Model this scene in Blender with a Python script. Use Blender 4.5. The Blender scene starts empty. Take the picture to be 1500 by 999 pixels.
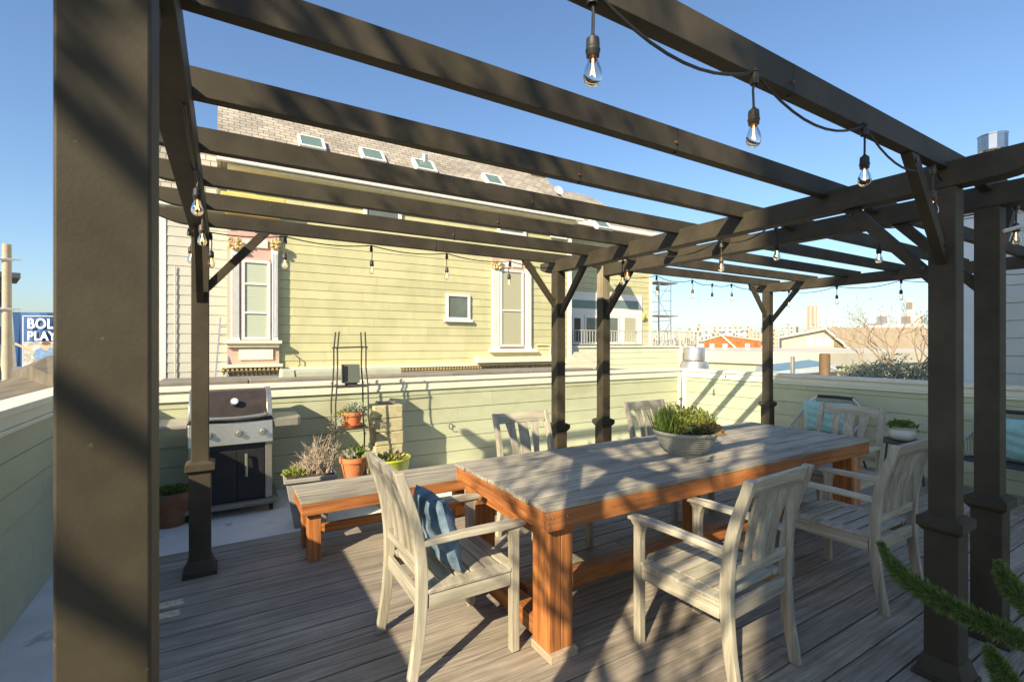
import bpy, math, random
from mathutils import Vector, Matrix
random.seed(7)
R = math.radians
scn = bpy.context.scene
COL = scn.collection
CF, HY, CAMZ, YAW = 702.7, 504.0, 1.53, 31.0
FX, FY = math.sin(R(YAW)), math.cos(R(YAW))
RX, RY = FY, -FX

def at(px, py, Y=None, X=None, z=None, d=None):
    """real-world point seen at a photo pixel on a plane Y=, X=, z= or at depth d="""
    u = (px-750)/CF; v = (HY-py)/CF
    dx, dy = FX+u*RX, FY+u*RY
    if Y is not None: d = Y/dy
    elif X is not None: d = X/dx
    elif z is not None: d = (z-CAMZ)/v
    return Vector((d*dx, d*dy, CAMZ+v*d))

# ------------------------------------------------------------------ mesh builder
class MB:
    def __init__(s): s.v=[]; s.f=[]; s.smooth=False
    def add(s, vs, fs):
        o=len(s.v); s.v += [tuple(p) for p in vs]; s.f += [tuple(i+o for i in f) for f in fs]; return s
    def box(s,x0,y0,z0,x1,y1,z1):
        if x0>x1:x0,x1=x1,x0
        if y0>y1:y0,y1=y1,y0
        if z0>z1:z0,z1=z1,z0
        return s.add([(x0,y0,z0),(x1,y0,z0),(x1,y1,z0),(x0,y1,z0),(x0,y0,z1),(x1,y0,z1),(x1,y1,z1),(x0,y1,z1)],
              [(0,3,2,1),(4,5,6,7),(0,1,5,4),(1,2,6,5),(2,3,7,6),(3,0,4,7)])
    def frus(s,cx,cy,z0,z1,a0,b0,a1,b1):
        return s.add([(cx-a0,cy-b0,z0),(cx+a0,cy-b0,z0),(cx+a0,cy+b0,z0),(cx-a0,cy+b0,z0),(cx-a1,cy-b1,z1),(cx+a1,cy-b1,z1),(cx+a1,cy+b1,z1),(cx-a1,cy+b1,z1)],
              [(0,3,2,1),(4,5,6,7),(0,1,5,4),(1,2,6,5),(2,3,7,6),(3,0,4,7)])
    def prism(s, poly, axis, a, b):
        """poly: 2d points; axis 'x': (y,z) extruded in x; 'y': (x,z); 'z': (x,y)"""
        def P(p,t):
            return {'x':(t,p[0],p[1]),'y':(p[0],t,p[1]),'z':(p[0],p[1],t)}[axis]
        n=len(poly)
        vs=[P(p,a) for p in poly]+[P(p,b) for p in poly]
        fs=[tuple(range(n))[::-1], tuple(range(n,2*n))]+[(i,(i+1)%n,n+(i+1)%n,n+i) for i in range(n)]
        return s.add(vs,fs)
    def bar(s, p, q, w, h, up=(0,0,1)):
        p=Vector(p);q=Vector(q);d=(q-p).normalized();up=Vector(up)
        if abs(d.dot(up))>.99: up=Vector((1,0,0))
        x=d.cross(up).normalized()*w/2; y=x.cross(d).normalized()*h/2
        vs=[p-x-y,p+x-y,p+x+y,p-x+y,q-x-y,q+x-y,q+x+y,q-x+y]
        return s.add(vs,[(0,3,2,1),(4,5,6,7),(0,1,5,4),(1,2,6,5),(2,3,7,6),(3,0,4,7)])
    def tube(s, pts, r, n=8, cap=True):
        pts=[Vector(p) for p in pts]; m=len(pts)
        rs=r if isinstance(r,(list,tuple)) else [r]*m
        vs=[];fs=[]
        t0=(pts[1]-pts[0]).normalized()
        ref=Vector((0,0,1)) if abs(t0.z)<.9 else Vector((1,0,0))
        nx=t0.cross(ref).normalized()
        for i,p in enumerate(pts):
            t=(pts[min(i+1,m-1)]-pts[max(i-1,0)])
            if t.length<1e-9: t=t0.copy()
            t.normalize()
            nx=(nx-t*nx.dot(t))
            if nx.length<1e-6: nx=t.orthogonal()
            nx.normalize(); ny=t.cross(nx)
            for k in range(n):
                a=2*math.pi*k/n
                vs.append(p+(nx*math.cos(a)+ny*math.sin(a))*rs[i])
        for i in range(m-1):
            for k in range(n):
                fs.append((i*n+k,i*n+(k+1)%n,(i+1)*n+(k+1)%n,(i+1)*n+k))
        if cap:
            fs.append(tuple(range(n))[::-1]); fs.append(tuple(range((m-1)*n,m*n)))
        return s.add(vs,fs)
    def lathe(s, prof, c=(0,0,0), n=32, cap0=True, cap1=False):
        vs=[];fs=[];m=len(prof)
        for r,z in prof:
            for k in range(n):
                a=2*math.pi*k/n; vs.append((c[0]+r*math.cos(a),c[1]+r*math.sin(a),c[2]+z))
        for i in range(m-1):
            for k in range(n):
                fs.append((i*n+k,i*n+(k+1)%n,(i+1)*n+(k+1)%n,(i+1)*n+k))
        if cap0: fs.append(tuple(range(n))[::-1])
        if cap1: fs.append(tuple(range((m-1)*n,m*n)))
        return s.add(vs,fs)
    def quad(s,a,b,c,d): return s.add([a,b,c,d],[(0,1,2,3)])
    def leaf(s, p, d, L, W, up=None):
        p=Vector(p); d=Vector(d).normalized()
        side=d.cross(Vector((random.uniform(-1,1),random.uniform(-1,1),random.uniform(-1,1))))
        if side.length<1e-4: side=d.orthogonal()
        side.normalize(); side*=W/2
        nrm=side.cross(d).normalized()*W*.15
        return s.add([p,p+d*L*.5-side+nrm,p+d*L,p+d*L*.5+side+nrm],[(0,1,2,3)])
    def xf(s,M):
        s.v=[tuple(M@Vector(p)) for p in s.v]; return s
    def build(s, name, mat, parent=None, smooth=False, bevel=0, angle=40):
        me=bpy.data.meshes.new(name); me.from_pydata(s.v,[],s.f); me.update()
        o=bpy.data.objects.new(name,me); COL.objects.link(o)
        if mat: me.materials.append(mat)
        if smooth:
            for p in me.polygons: p.use_smooth=True
            try: me.set_sharp_from_angle(angle=R(angle))
            except Exception: pass
        if bevel:
            b=o.modifiers.new('bevel','BEVEL'); b.width=bevel; b.segments=2; b.limit_method='ANGLE'; b.angle_limit=R(35)
        if parent: o.parent=parent
        return o

def tag(o,label=None,cat=None,group=None,kind=None):
    if label: o['label']=label
    if cat: o['category']=cat
    if group: o['group']=group
    if kind: o['kind']=kind
    return o
def thing(name,label,cat,loc=(0,0,0),rz=0,group=None):
    o=bpy.data.objects.new(name,None); COL.objects.link(o); o.empty_display_size=.1
    o.location=loc; o.rotation_euler=(0,0,rz); return tag(o,label,cat,group)
KIDS={}
def copy_tree(o,parent=None):
    c=o.copy(); COL.objects.link(c); c.parent=parent
    for ch in [x for x in list(bpy.data.objects) if x.parent==o]: copy_tree(ch,c)
    return c

# ------------------------------------------------------------------ materials
def nt(name):
    m=bpy.data.materials.new(name); m.use_nodes=True; t=m.node_tree; t.nodes.clear()
    out=t.nodes.new('ShaderNodeOutputMaterial'); b=t.nodes.new('ShaderNodeBsdfPrincipled')
    t.links.new(b.outputs[0],out.inputs[0]); return m,t,b
def rgba(c): return (c[0],c[1],c[2],1)
def scl(c,k): return tuple(min(1,x*k) for x in c)
def M(name, c, rough=.7, var=.12, scale=6, stretch=(1,1,1), island=0, bump=.0, bscale=60, metal=0, c2=None, spots=None, coat=0, world=False, bstretch=None):
    m,t,b=nt(name); N=t.nodes.new; L=t.links.new
    tc=N('ShaderNodeTexCoord'); mp=N('ShaderNodeMapping'); mp.inputs['Scale'].default_value=stretch
    src=tc.outputs['Object']
    if world:
        g=N('ShaderNodeNewGeometry'); src=g.outputs['Position']
    L(src,mp.inputs[0])
    n=N('ShaderNodeTexNoise'); n.inputs['Scale'].default_value=scale; n.inputs['Detail'].default_value=8; n.inputs['Roughness'].default_value=.62
    L(mp.outputs[0],n.inputs['Vector'])
    r=N('ShaderNodeValToRGB'); r.color_ramp.elements[0].position=.3; r.color_ramp.elements[1].position=.72
    a=scl(c,1-var); bb=c2 if c2 else scl(c,1+var)
    r.color_ramp.elements[0].color=rgba(a); r.color_ramp.elements[1].color=rgba(bb)
    L(n.outputs[0],r.inputs[0]); col=r.outputs[0]
    if island:
        g=N('ShaderNodeNewGeometry'); mr=N('ShaderNodeMapRange'); mr.inputs[3].default_value=1-island; mr.inputs[4].default_value=1+island
        L(g.outputs['Random Per Island'],mr.inputs[0])
        mx=N('ShaderNodeVectorMath'); mx.operation='SCALE'; L(col,mx.inputs[0]); L(mr.outputs[0],mx.inputs['Scale']); col=mx.outputs[0]
    if spots:
        sc_,thr,sw,scol=spots
        n2=N('ShaderNodeTexNoise'); n2.inputs['Scale'].default_value=sc_; n2.inputs['Detail'].default_value=5; L(mp.outputs[0] if False else src,n2.inputs['Vector'])
        r2=N('ShaderNodeMapRange'); r2.inputs[1].default_value=thr; r2.inputs[2].default_value=thr+sw; L(n2.outputs[0],r2.inputs[0])
        mi=N('ShaderNodeMix'); mi.data_type='RGBA'; L(r2.outputs[0],mi.inputs[0]); L(col,mi.inputs[6]); mi.inputs[7].default_value=rgba(scol); col=mi.outputs[2]
    L(col,b.inputs['Base Color']); b.inputs['Roughness'].default_value=rough; b.inputs['Metallic'].default_value=metal
    if coat: b.inputs['Coat Weight'].default_value=coat
    if bump:
        mb=N('ShaderNodeMapping'); mb.inputs['Scale'].default_value=bstretch or stretch; L(src,mb.inputs[0])
        n3=N('ShaderNodeTexNoise'); n3.inputs['Scale'].default_value=bscale; n3.inputs['Detail'].default_value=4; L(mb.outputs[0],n3.inputs['Vector'])
        bp=N('ShaderNodeBump'); bp.inputs['Strength'].default_value=bump; bp.inputs['Distance'].default_value=.003; L(n3.outputs[0],bp.inputs['Height']); L(bp.outputs[0],b.inputs['Normal'])
    return m
def GRAIN(name,c,c2,axis='x',rough=.75,island=.12,fine=1.0,bump=.4,blot=None):
    """wood with long grain along an axis"""
    st={'x':(1.2,30*fine,30*fine),'y':(30*fine,1.2,30*fine),'z':(30*fine,30*fine,1.2)}[axis]
    m,t,b=nt(name); N=t.nodes.new; L=t.links.new
    tc=N('ShaderNodeTexCoord'); g=N('ShaderNodeNewGeometry')
    off=N('ShaderNodeVectorMath'); off.operation='SCALE'; off.inputs[0].default_value=(13,17,11); L(g.outputs['Random Per Island'],off.inputs['Scale'])
    ad=N('ShaderNodeVectorMath'); L(tc.outputs['Object'],ad.inputs[0]); L(off.outputs[0],ad.inputs[1])
    mp=N('ShaderNodeMapping'); mp.inputs['Scale'].default_value=st; L(ad.outputs[0],mp.inputs[0])
    n=N('ShaderNodeTexNoise'); n.inputs['Scale'].default_value=1.6; n.inputs['Detail'].default_value=9; n.inputs['Roughness'].default_value=.68; n.inputs['Distortion'].default_value=.6
    L(mp.outputs[0],n.inputs['Vector'])
    r=N('ShaderNodeValToRGB'); r.color_ramp.elements[0].position=.34; r.color_ramp.elements[1].position=.66
    r.color_ramp.elements[0].color=rgba(c); r.color_ramp.elements[1].color=rgba(c2); L(n.outputs[0],r.inputs[0])
    mr=N('ShaderNodeMapRange'); mr.inputs[3].default_value=1-island; mr.inputs[4].default_value=1+island; L(g.outputs['Random Per Island'],mr.inputs[0])
    n2=N('ShaderNodeTexNoise'); n2.inputs['Scale'].default_value=3.2; n2.inputs['Detail'].default_value=6; L(ad.outputs[0],n2.inputs['Vector'])
    m2=N('ShaderNodeMapRange'); m2.inputs[1].default_value=.3; m2.inputs[2].default_value=.7; m2.inputs[3].default_value=.82; m2.inputs[4].default_value=1.16; L(n2.outputs[0],m2.inputs[0])
    oi=N('ShaderNodeObjectInfo'); m0=N('ShaderNodeMapRange'); m0.inputs[3].default_value=.90; m0.inputs[4].default_value=1.08; L(oi.outputs['Random'],m0.inputs[0])
    mq=N('ShaderNodeMath'); mq.operation='MULTIPLY'; L(mr.outputs[0],mq.inputs[0]); L(m0.outputs[0],mq.inputs[1])
    mu=N('ShaderNodeMath'); mu.operation='MULTIPLY'; L(mq.outputs[0],mu.inputs[0]); L(m2.outputs[0],mu.inputs[1])
    sc_=N('ShaderNodeVectorMath'); sc_.operation='SCALE'; L(r.outputs[0],sc_.inputs[0]); L(mu.outputs[0],sc_.inputs['Scale'])
    L(sc_.outputs[0],b.inputs['Base Color']); b.inputs['Roughness'].default_value=rough
    bp=N('ShaderNodeBump'); bp.inputs['Strength'].default_value=bump; bp.inputs['Distance'].default_value=.002; L(n.outputs[0],bp.inputs['Height']); L(bp.outputs[0],b.inputs['Normal'])
    return m
def LEAF(name,c,c2,trans=.25,rough=.5):
    m,t,b=nt(name); N=t.nodes.new; L=t.links.new
    g=N('ShaderNodeNewGeometry'); r=N('ShaderNodeValToRGB'); r.color_ramp.elements[0].color=rgba(c); r.color_ramp.elements[1].color=rgba(c2)
    L(g.outputs['Random Per Island'],r.inputs[0]); L(r.outputs[0],b.inputs['Base Color']); b.inputs['Roughness'].default_value=rough
    tr=N('ShaderNodeBsdfTranslucent'); L(r.outputs[0],tr.inputs[0]); mx=N('ShaderNodeMixShader'); mx.inputs[0].default_value=trans
    out=[n for n in t.nodes if n.type=='OUTPUT_MATERIAL'][0]
    L(b.outputs[0],mx.inputs[1]); L(tr.outputs[0],mx.inputs[2]); L(mx.outputs[0],out.inputs[0]); return m
def GLASSY(name,c,rough=.05,spec=.5,metal=0,var=.2,scale=2,stretch=(1,1,1)):
    m=M(name,c,rough,var,scale,stretch,metal=metal); return m
def CITY(name,wall,win,sx=3.2,sz=3.0,mort=.9,rough=.8):
    m,t,b=nt(name); N=t.nodes.new; L=t.links.new
    tc=N('ShaderNodeTexCoord'); sp=N('ShaderNodeSeparateXYZ'); L(tc.outputs['Object'],sp.inputs[0])
    ad=N('ShaderNodeMath'); L(sp.outputs[0],ad.inputs[0]); L(sp.outputs[1],ad.inputs[1])
    cb=N('ShaderNodeCombineXYZ'); L(ad.outputs[0],cb.inputs[0]); L(sp.outputs[2],cb.inputs[1])
    def fr(sock,size,thr):
        dv=N('ShaderNodeMath'); dv.operation='DIVIDE'; dv.inputs[1].default_value=size; L(sock,dv.inputs[0])
        f=N('ShaderNodeMath'); f.operation='FRACT'; L(dv.outputs[0],f.inputs[0])
        q=N('ShaderNodeMath'); q.operation='GREATER_THAN'; q.inputs[1].default_value=thr; L(f.outputs[0],q.inputs[0]); return q.outputs[0]
    mm=N('ShaderNodeMath'); mm.operation='MULTIPLY'; L(fr(ad.outputs[0],sx,.5),mm.inputs[0]); L(fr(sp.outputs[2],sz,.52),mm.inputs[1])
    br=N('ShaderNodeMix'); br.data_type='RGBA'; L(mm.outputs[0],br.inputs[0]); br.inputs[6].default_value=rgba(wall); br.inputs[7].default_value=rgba(win)
    g=N('ShaderNodeNewGeometry'); s2=N('ShaderNodeSeparateXYZ'); L(g.outputs['Normal'],s2.inputs[0])
    gt=N('ShaderNodeMath'); gt.operation='GREATER_THAN'; gt.inputs[1].default_value=.3; L(s2.outputs[2],gt.inputs[0])
    mi=N('ShaderNodeMix'); mi.data_type='RGBA'; L(gt.outputs[0],mi.inputs[0]); L(br.outputs[2],mi.inputs[6]); mi.inputs[7].default_value=rgba(scl(wall,.9)); L(mi.outputs[2],b.inputs['Base Color'])
    b.inputs['Roughness'].default_value=rough; return m
def SHINGLE(name,c,c2,bw=.3,bh=.14):
    m,t,b=nt(name); N=t.nodes.new; L=t.links.new
    tc=N('ShaderNodeTexCoord'); sp=N('ShaderNodeSeparateXYZ'); L(tc.outputs['Object'],sp.inputs[0])
    cb=N('ShaderNodeCombineXYZ'); L(sp.outputs[0],cb.inputs[0]); L(sp.outputs[2],cb.inputs[1])
    br=N('ShaderNodeTexBrick'); br.inputs['Scale'].default_value=1; br.inputs['Brick Width'].default_value=bw; br.inputs['Row Height'].default_value=bh
    br.inputs['Mortar Size'].default_value=.010; br.inputs['Mortar Smooth'].default_value=.5; br.inputs['Color1'].default_value=rgba(c); br.inputs['Color2'].default_value=rgba(c2); br.inputs['Mortar'].default_value=rgba(scl(c,.45))
    nn=N('ShaderNodeTexNoise'); nn.inputs['Scale'].default_value=5; L(cb.outputs[0],nn.inputs['Vector'])
    mx=N('ShaderNodeVectorMath'); mx.operation='MULTIPLY_ADD'; mx.inputs[1].default_value=(.06,.03,0); L(nn.outputs['Color'],mx.inputs[0]); L(cb.outputs[0],mx.inputs[2]); L(mx.outputs[0],br.inputs['Vector'])
    n5=N('ShaderNodeTexNoise'); n5.inputs['Scale'].default_value=1.3; n5.inputs['Detail'].default_value=8; L(cb.outputs[0],n5.inputs['Vector']); m5=N('ShaderNodeMapRange'); m5.inputs[1].default_value=.3; m5.inputs[2].default_value=.7; m5.inputs[3].default_value=.72; m5.inputs[4].default_value=1.22; L(n5.outputs[0],m5.inputs[0]); v5=N('ShaderNodeVectorMath'); v5.operation='SCALE'; L(br.outputs[0],v5.inputs[0]); L(m5.outputs[0],v5.inputs['Scale']); L(v5.outputs[0],b.inputs['Base Color']); b.inputs['Roughness'].default_value=.9
    bp=N('ShaderNodeBump'); bp.inputs['Strength'].default_value=.6; bp.inputs['Distance'].default_value=.02; bp.invert=True; L(br.outputs['Fac'],bp.inputs['Height']); L(bp.outputs[0],b.inputs['Normal'])
    return m
def BLIND(name,c,pitch=.05):
    m,t,b=nt(name); N=t.nodes.new; L=t.links.new
    tc=N('ShaderNodeTexCoord'); sp=N('ShaderNodeSeparateXYZ'); L(tc.outputs['Object'],sp.inputs[0])
    dv=N('ShaderNodeMath'); dv.operation='DIVIDE'; dv.inputs[1].default_value=pitch; L(sp.outputs[2],dv.inputs[0])
    fr=N('ShaderNodeMath'); fr.operation='FRACT'; L(dv.outputs[0],fr.inputs[0])
    r=N('ShaderNodeValToRGB'); r.color_ramp.elements[0].position=.2; r.color_ramp.elements[0].color=rgba(scl(c,.72)); r.color_ramp.elements[1].position=.45; r.color_ramp.elements[1].color=rgba(c); L(fr.outputs[0],r.inputs[0])
    L(r.outputs[0],b.inputs['Base Color']); b.inputs['Roughness'].default_value=.35; return m

PAINT=M('pergola_paint',(.052,.042,.026),.62,.38,4,(1,1,1),bump=.10,bscale=160,spots=(60,.72,.05,(.12,.105,.075)))
[n for n in PAINT.node_tree.nodes if n.type=='BSDF_PRINCIPLED'][0].inputs['Specular IOR Level'].default_value=.3
RAWWOOD=GRAIN('raw_post_wood',(.16,.13,.085),(.34,.28,.18),'z')
RUST=M('rust',(.16,.075,.03),.8,.5,60)
DECK=GRAIN('deck_board',(.17,.14,.11),(.42,.36,.28),'x',.72,.10,1.1,.5)
CONC=M('patio_concrete',(.68,.66,.62),.85,.14,2.2,(1,1,1),bump=.3,bscale=150,spots=(5,.62,.12,(.24,.23,.22)))
SAGE=M('fence_sage_paint',(.43,.45,.30),.55,.07,3,(1,1,4),island=.04,bump=.12,bscale=30,spots=(2.2,.55,.2,(.36,.35,.22)))
SAGETRIM=M('fence_trim_paint',(.66,.66,.53),.5,.06,4)
CREAM=M('fence_cap_paint',(.68,.65,.54),.5,.06,5,spots=(14,.68,.06,(.5,.47,.38)))
CHAIRW=GRAIN('chair_wood_upright',(.25,.22,.16),(.51,.46,.35),'z',.62,.08,.6,.45)
CHAIRX=GRAIN('chair_wood_across',(.25,.22,.16),(.51,.46,.35),'x',.62,.08,.6,.45)
CHAIRY=GRAIN('chair_wood_lengthwise',(.27,.24,.175),(.53,.48,.365),'y',.62,.08,.6,.45)
TABLETOP=GRAIN('weathered_table_board',(.14,.12,.092),(.43,.385,.30),'x',.72,.14,1.2,.6)
RED_X=GRAIN('redwood_x',(.20,.065,.018),(.49,.185,.052),'x',.55,.08,.7,.4)
RED_Y=GRAIN('redwood_y',(.20,.065,.018),(.48,.18,.05),'y',.55,.08,.7,.4)
RED_Z=GRAIN('redwood_z',(.21,.068,.018),(.55,.21,.06),'z',.55,.08,.7,.4)
WHITE=M('white_trim',(.66,.64,.59),.5,.05,6)
CREAMTRIM=M('cream_trim',(.78,.70,.48),.6,.1,6)
PINK=M('pink_trim',(.52,.34,.28),.6,.08,6)
GOLD=M('gold_ornament',(.52,.38,.14),.5,.25,20)
HOUSEW=M('house_siding_yellow_green',(.48,.455,.25),.7,.12,2.2,(1,1,.5),island=.07,spots=(.8,.55,.15,(.56,.49,.29)))
HOUSEG=M('house_siding_grey',(.47,.45,.39),.7,.06,2)
SHING=SHINGLE('roof_shingle',(.29,.25,.20),(.41,.36,.29),.24,.105)
SHINGW=SHINGLE('wall_shingle_pale',(.46,.42,.34),(.55,.51,.43),.2,.12)
STEEL=M('stainless_steel',(.55,.51,.44),.32,.15,20,(1,8,8),metal=.85)
GALV=M('galvanised_metal',(.62,.60,.56),.3,.12,6,metal=.8)
DARKLID=M('grill_enamel',(.045,.035,.028),.28,.3,8)
BLACK=M('black_plastic',(.012,.012,.013),.5,.3,10)
BLACKM=M('black_metal',(.03,.03,.032),.45,.3,20)
IRON=M('wrought_iron',(.05,.045,.035),.6,.4,30)
TERRA=M('terracotta',(.58,.19,.07),.8,.15,9,bump=.3,spots=(12,.6,.1,(.62,.33,.2)))
TERRAD=M('old_terracotta',(.20,.085,.045),.85,.3,9,spots=(7,.55,.1,(.12,.10,.06)))
LIME=M('lime_glaze',(.50,.56,.05),.35,.12,6)
SOIL=M('soil',(.06,.04,.025),.95,.4,50,bump=.8,bscale=80)
GREYPLASTIC=M('grey_planter',(.30,.29,.26),.7,.12,10)
BLOCK=M('garden_block',(.46,.41,.24),.9,.2,18,bump=.8,bscale=60,island=.1)
DENIM=M('denim',(.08,.14,.21),.9,.5,9,c2=(.25,.36,.45),bump=.5,bscale=300)
TEAL=M('teal_canvas',(.27,.48,.48),.9,.08,12,bump=.4,bscale=300)
ROPE=M('rope',(.16,.155,.14),.8,.25,60)
ROPED=M('dark_rope',(.035,.035,.037),.8,.25,60)
CERAM=M('white_ceramic',(.5,.5,.44),.25,.05,8)
ASPH=M('tar_roof',(.16,.155,.145),.9,.25,1.5,world=True)
PALEROOF=M('pale_roof',(.50,.47,.39),.9,.12,.5,world=True)
TWIG=M('dry_twigs',(.42,.33,.24),.9,.3,20)
BARK=M('bark',(.27,.20,.14),.9,.3,12)
CORD=M('cord_rubber',(.018,.018,.018),.55,.2,30)
SOCK=M('bronze_socket',(.075,.055,.03),.5,.35,60)
SIDEG=M('grey_siding',(.42,.46,.44),.7,.05,2)
STUCCO=M('brown_stucco',(.12,.10,.07),.95,.35,3,bump=.4,bscale=60)
GROUND=M('ground',(.22,.21,.18),.95,.3,.02,world=True)
LF_GREEN=LEAF('leaf_green',(.05,.10,.015),(.20,.28,.05))
LF_YEL=LEAF('leaf_yellow_green',(.16,.22,.03),(.42,.42,.10))
LF_DARK=LEAF('leaf_dark',(.035,.05,.025),(.10,.12,.04))
LF_RED=LEAF('leaf_reddish',(.35,.16,.08),(.55,.42,.16))
LF_PALE=LEAF('leaf_pale_grey',(.22,.25,.16),(.55,.56,.42))
LF_FERN=LEAF('fern_needle',(.04,.085,.018),(.24,.32,.08),.35)
GLASSWIN=M('window_glass',(.12,.14,.12),.06,.25,1.5)
GLASSBLUE=M('skylight_glass',(.13,.19,.17),.08,.15,2)
BLINDM=BLIND('window_blind',(.46,.50,.38))
BLINDB=BLIND('window_blind_beige',(.42,.40,.27))
# clear bulb glass
BULB,_t,_b=nt('bulb_glass'); _b.inputs['Base Color'].default_value=(1,.90,.78,1); _b.inputs['Transmission Weight'].default_value=1; _b.inputs['Roughness'].default_value=.02; _b.inputs['IOR'].default_value=1.12
FILA,_t,_b=nt('filament'); _b.inputs['Base Color'].default_value=(.9,.75,.55,1); _b.inputs['Emission Color'].default_value=(1,.36,.09,1); _b.inputs['Emission Strength'].default_value=7.0

# ------------------------------------------------------------------ world, sun, camera
w=bpy.data.worlds.new("World"); scn.world=w; w.use_nodes=True
wt=w.node_tree; wt.nodes.clear()
sky=wt.nodes.new('ShaderNodeTexSky'); sky.sky_type='NISHITA'; sky.sun_disc=False
ELEV=30.3; tx,ty=.861,.508
sky.sun_elevation=R(ELEV); sky.sun_rotation=math.atan2(-tx,-ty)%(2*math.pi)
sky.air_density=1.15; sky.dust_density=1.1; sky.ozone_density=5.0; sky.altitude=50
bg=wt.nodes.new('ShaderNodeBackground'); bg.inputs[1].default_value=.103
wo=wt.nodes.new('ShaderNodeOutputWorld'); wt.links.new(sky.outputs[0],bg.inputs[0]); wt.links.new(bg.outputs[0],wo.inputs[0])
sl=bpy.data.lights.new('sun','SUN'); sl.energy=5.0; sl.angle=R(.55); sl.color=(1,.87,.63)
so=bpy.data.objects.new('sun',sl); COL.objects.link(so)
ce,se=math.cos(R(ELEV)),math.sin(R(ELEV))
so.rotation_euler=Vector((tx*ce,ty*ce,-se)).to_track_quat('-Z','Y').to_euler(); so.location=(-6,-4,12)
cam=bpy.data.cameras.new('camera'); co=bpy.data.objects.new('camera',cam); COL.objects.link(co); scn.camera=co
co.location=(0,0,CAMZ); co.rotation_euler=(R(90),0,R(-YAW))
cam.sensor_width=36; cam.lens=36*CF/1500; cam.shift_y=(HY-499.5)/1500; cam.clip_start=.05; cam.clip_end=20000
cam.dof.use_dof=True; cam.dof.focus_distance=4.0; cam.dof.aperture_fstop=8
scn.view_settings.view_transform='Standard'; scn.view_settings.look='None'; scn.view_settings.gamma=1
scn.view_settings.exposure=0.98
scn.render.engine='CYCLES'

# ------------------------------------------------------------------ the setting
tag(MB().box(-6000,-6000,-9.5,9000,9000,-9).build('ground',GROUND),kind='structure')
# patio slab and deck
tag(MB().box(-1.02,-1.6,-.4,6.98,5.79,-.06).build('patio_slab',CONC),kind='structure')
dk=MB(); y=-1.55; k=0
# joints in the boards as the photo shows (butt joints)
while y<4.18:
    xs=[-.52]; 
    jn={0:[2.6],1:[4.4],2:[1.15,5.2],3:[3.3],4:[.95,4.9],5:[2.2],6:[5.6]}[k%7] if k%2==0 else [1.6+((k*1.37)%3.6)]
    cuts=[-.52]+jn+[6.9]
    for a,b in zip(cuts[:-1],cuts[1:]):
        dk.box(a+.002,y+.0045,-.028,b-.002,y+.1495-.0045,0)
    y+=.1495; k+=1
tag(dk.build('deck',DECK,bevel=.002),kind='structure')
tag(MB().box(-.52,-1.6,-.059,6.9,4.17,-.030).build('deck_underlay',BLACK),kind='structure')

def lap(mb,a,b,z0,z1,pitch,out,step=.012,seg=0):
    """lap siding between plan points a,b; out = unit normal (x,y) toward the viewer"""
    a=Vector((a[0],a[1],0)); b=Vector((b[0],b[1],0)); o=Vector((out[0],out[1],0)); z=z0
    while z<z1-1e-4:
        zt=min(z+pitch,z1)
        f=(zt-z)/pitch
        gv=pitch*.045 if f>.9 else 0
        A=[a+o*step+Vector((0,0,z)), a+o*step*(1-f*.6)+Vector((0,0,zt-gv)), a-o*.006+Vector((0,0,zt-gv)), a-o*.006+Vector((0,0,zt)), a-o*.012+Vector((0,0,zt)), a-o*.012+Vector((0,0,z))]
        cuts=[0]
        LL=(b-a).length
        if seg:
            c_=random.uniform(.3,1)*seg
            while c_<LL-.4: cuts.append(c_); c_+=random.uniform(.6,1.4)*seg
        cuts.append(LL); dd=(b-a).normalized(); A0=A
        for ca,cb in zip(cuts[:-1],cuts[1:]):
          A=[p+dd*(ca+(.003 if ca>0 else 0)) for p in A0]; B=[p+dd*cb for p in A0]
          mb.add(A+B,[(0,1,2,5),(2,3,4,5),(11,8,7,6),(11,10,9,8),(0,6,7,1),(1,7,8,2),(2,8,9,3),(3,9,10,4),(4,10,11,5),(5,11,6,0)])
        z=zt
    return mb

def fence_wall(label, a, b, out, ztop, z0=-.06, pitch=.19, posts=()):
    """parapet wall with lap siding; inside face through plan line a-b"""
    r=thing('parapet_wall',label,'wall',(0,0,0))
    lap(MB(),a,b,z0,ztop-.05,pitch,out,.012,3.6).build('siding',SAGE,r)
    a=Vector((a[0],a[1],0)); b=Vector((b[0],b[1],0)); o=Vector((out[0],out[1],0)); d=(b-a).normalized()
    def slab(m,o0,o1,za,zb,ea=0,eb=0):
        A=a-d*ea; B=b+d*eb
        P=[A+o*o0,B+o*o0,B+o*o1,A+o*o1]
        m.add([(p.x,p.y,za) for p in P]+[(p.x,p.y,zb) for p in P],[(0,3,2,1),(4,5,6,7),(0,1,5,4),(1,2,6,5),(2,3,7,6),(3,0,4,7)])
    m=MB(); slab(m,-.13,-.014,z0-.3,ztop-.046); m.build('wall_core',SAGE,r)
    m=MB(); slab(m,.0,.026,ztop-.115,ztop-.045); m.build('trim_board',SAGETRIM,r,bevel=.003)
    m=MB(); slab(m,.0,.034,ztop-.145,ztop-.117); m.build('moulding',SAGETRIM,r,bevel=.004)
    m=MB(); slab(m,-.15,.05,ztop-.043,ztop,0,0); m.build('cap',CREAM,r,bevel=.004)
    return r
FYB, FXR, FXL = 5.8, 7.0, -1.03
fb=fence_wall('sage green board parapet behind the grill and plant ladder, with cream cap',(FXL+.0,FYB),(FXR,FYB),(0,-1),1.10)
fr=fence_wall('sage green board parapet on the right behind the lounge chairs',(FXR,-1.6),(FXR,FYB-.052),(-1,0),1.10)
fl=fence_wall('sage green board parapet at the far left of the picture, beside the big near post',(FXL,-1.6),(FXL,FYB-.052),(1,0),1.185)
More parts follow.
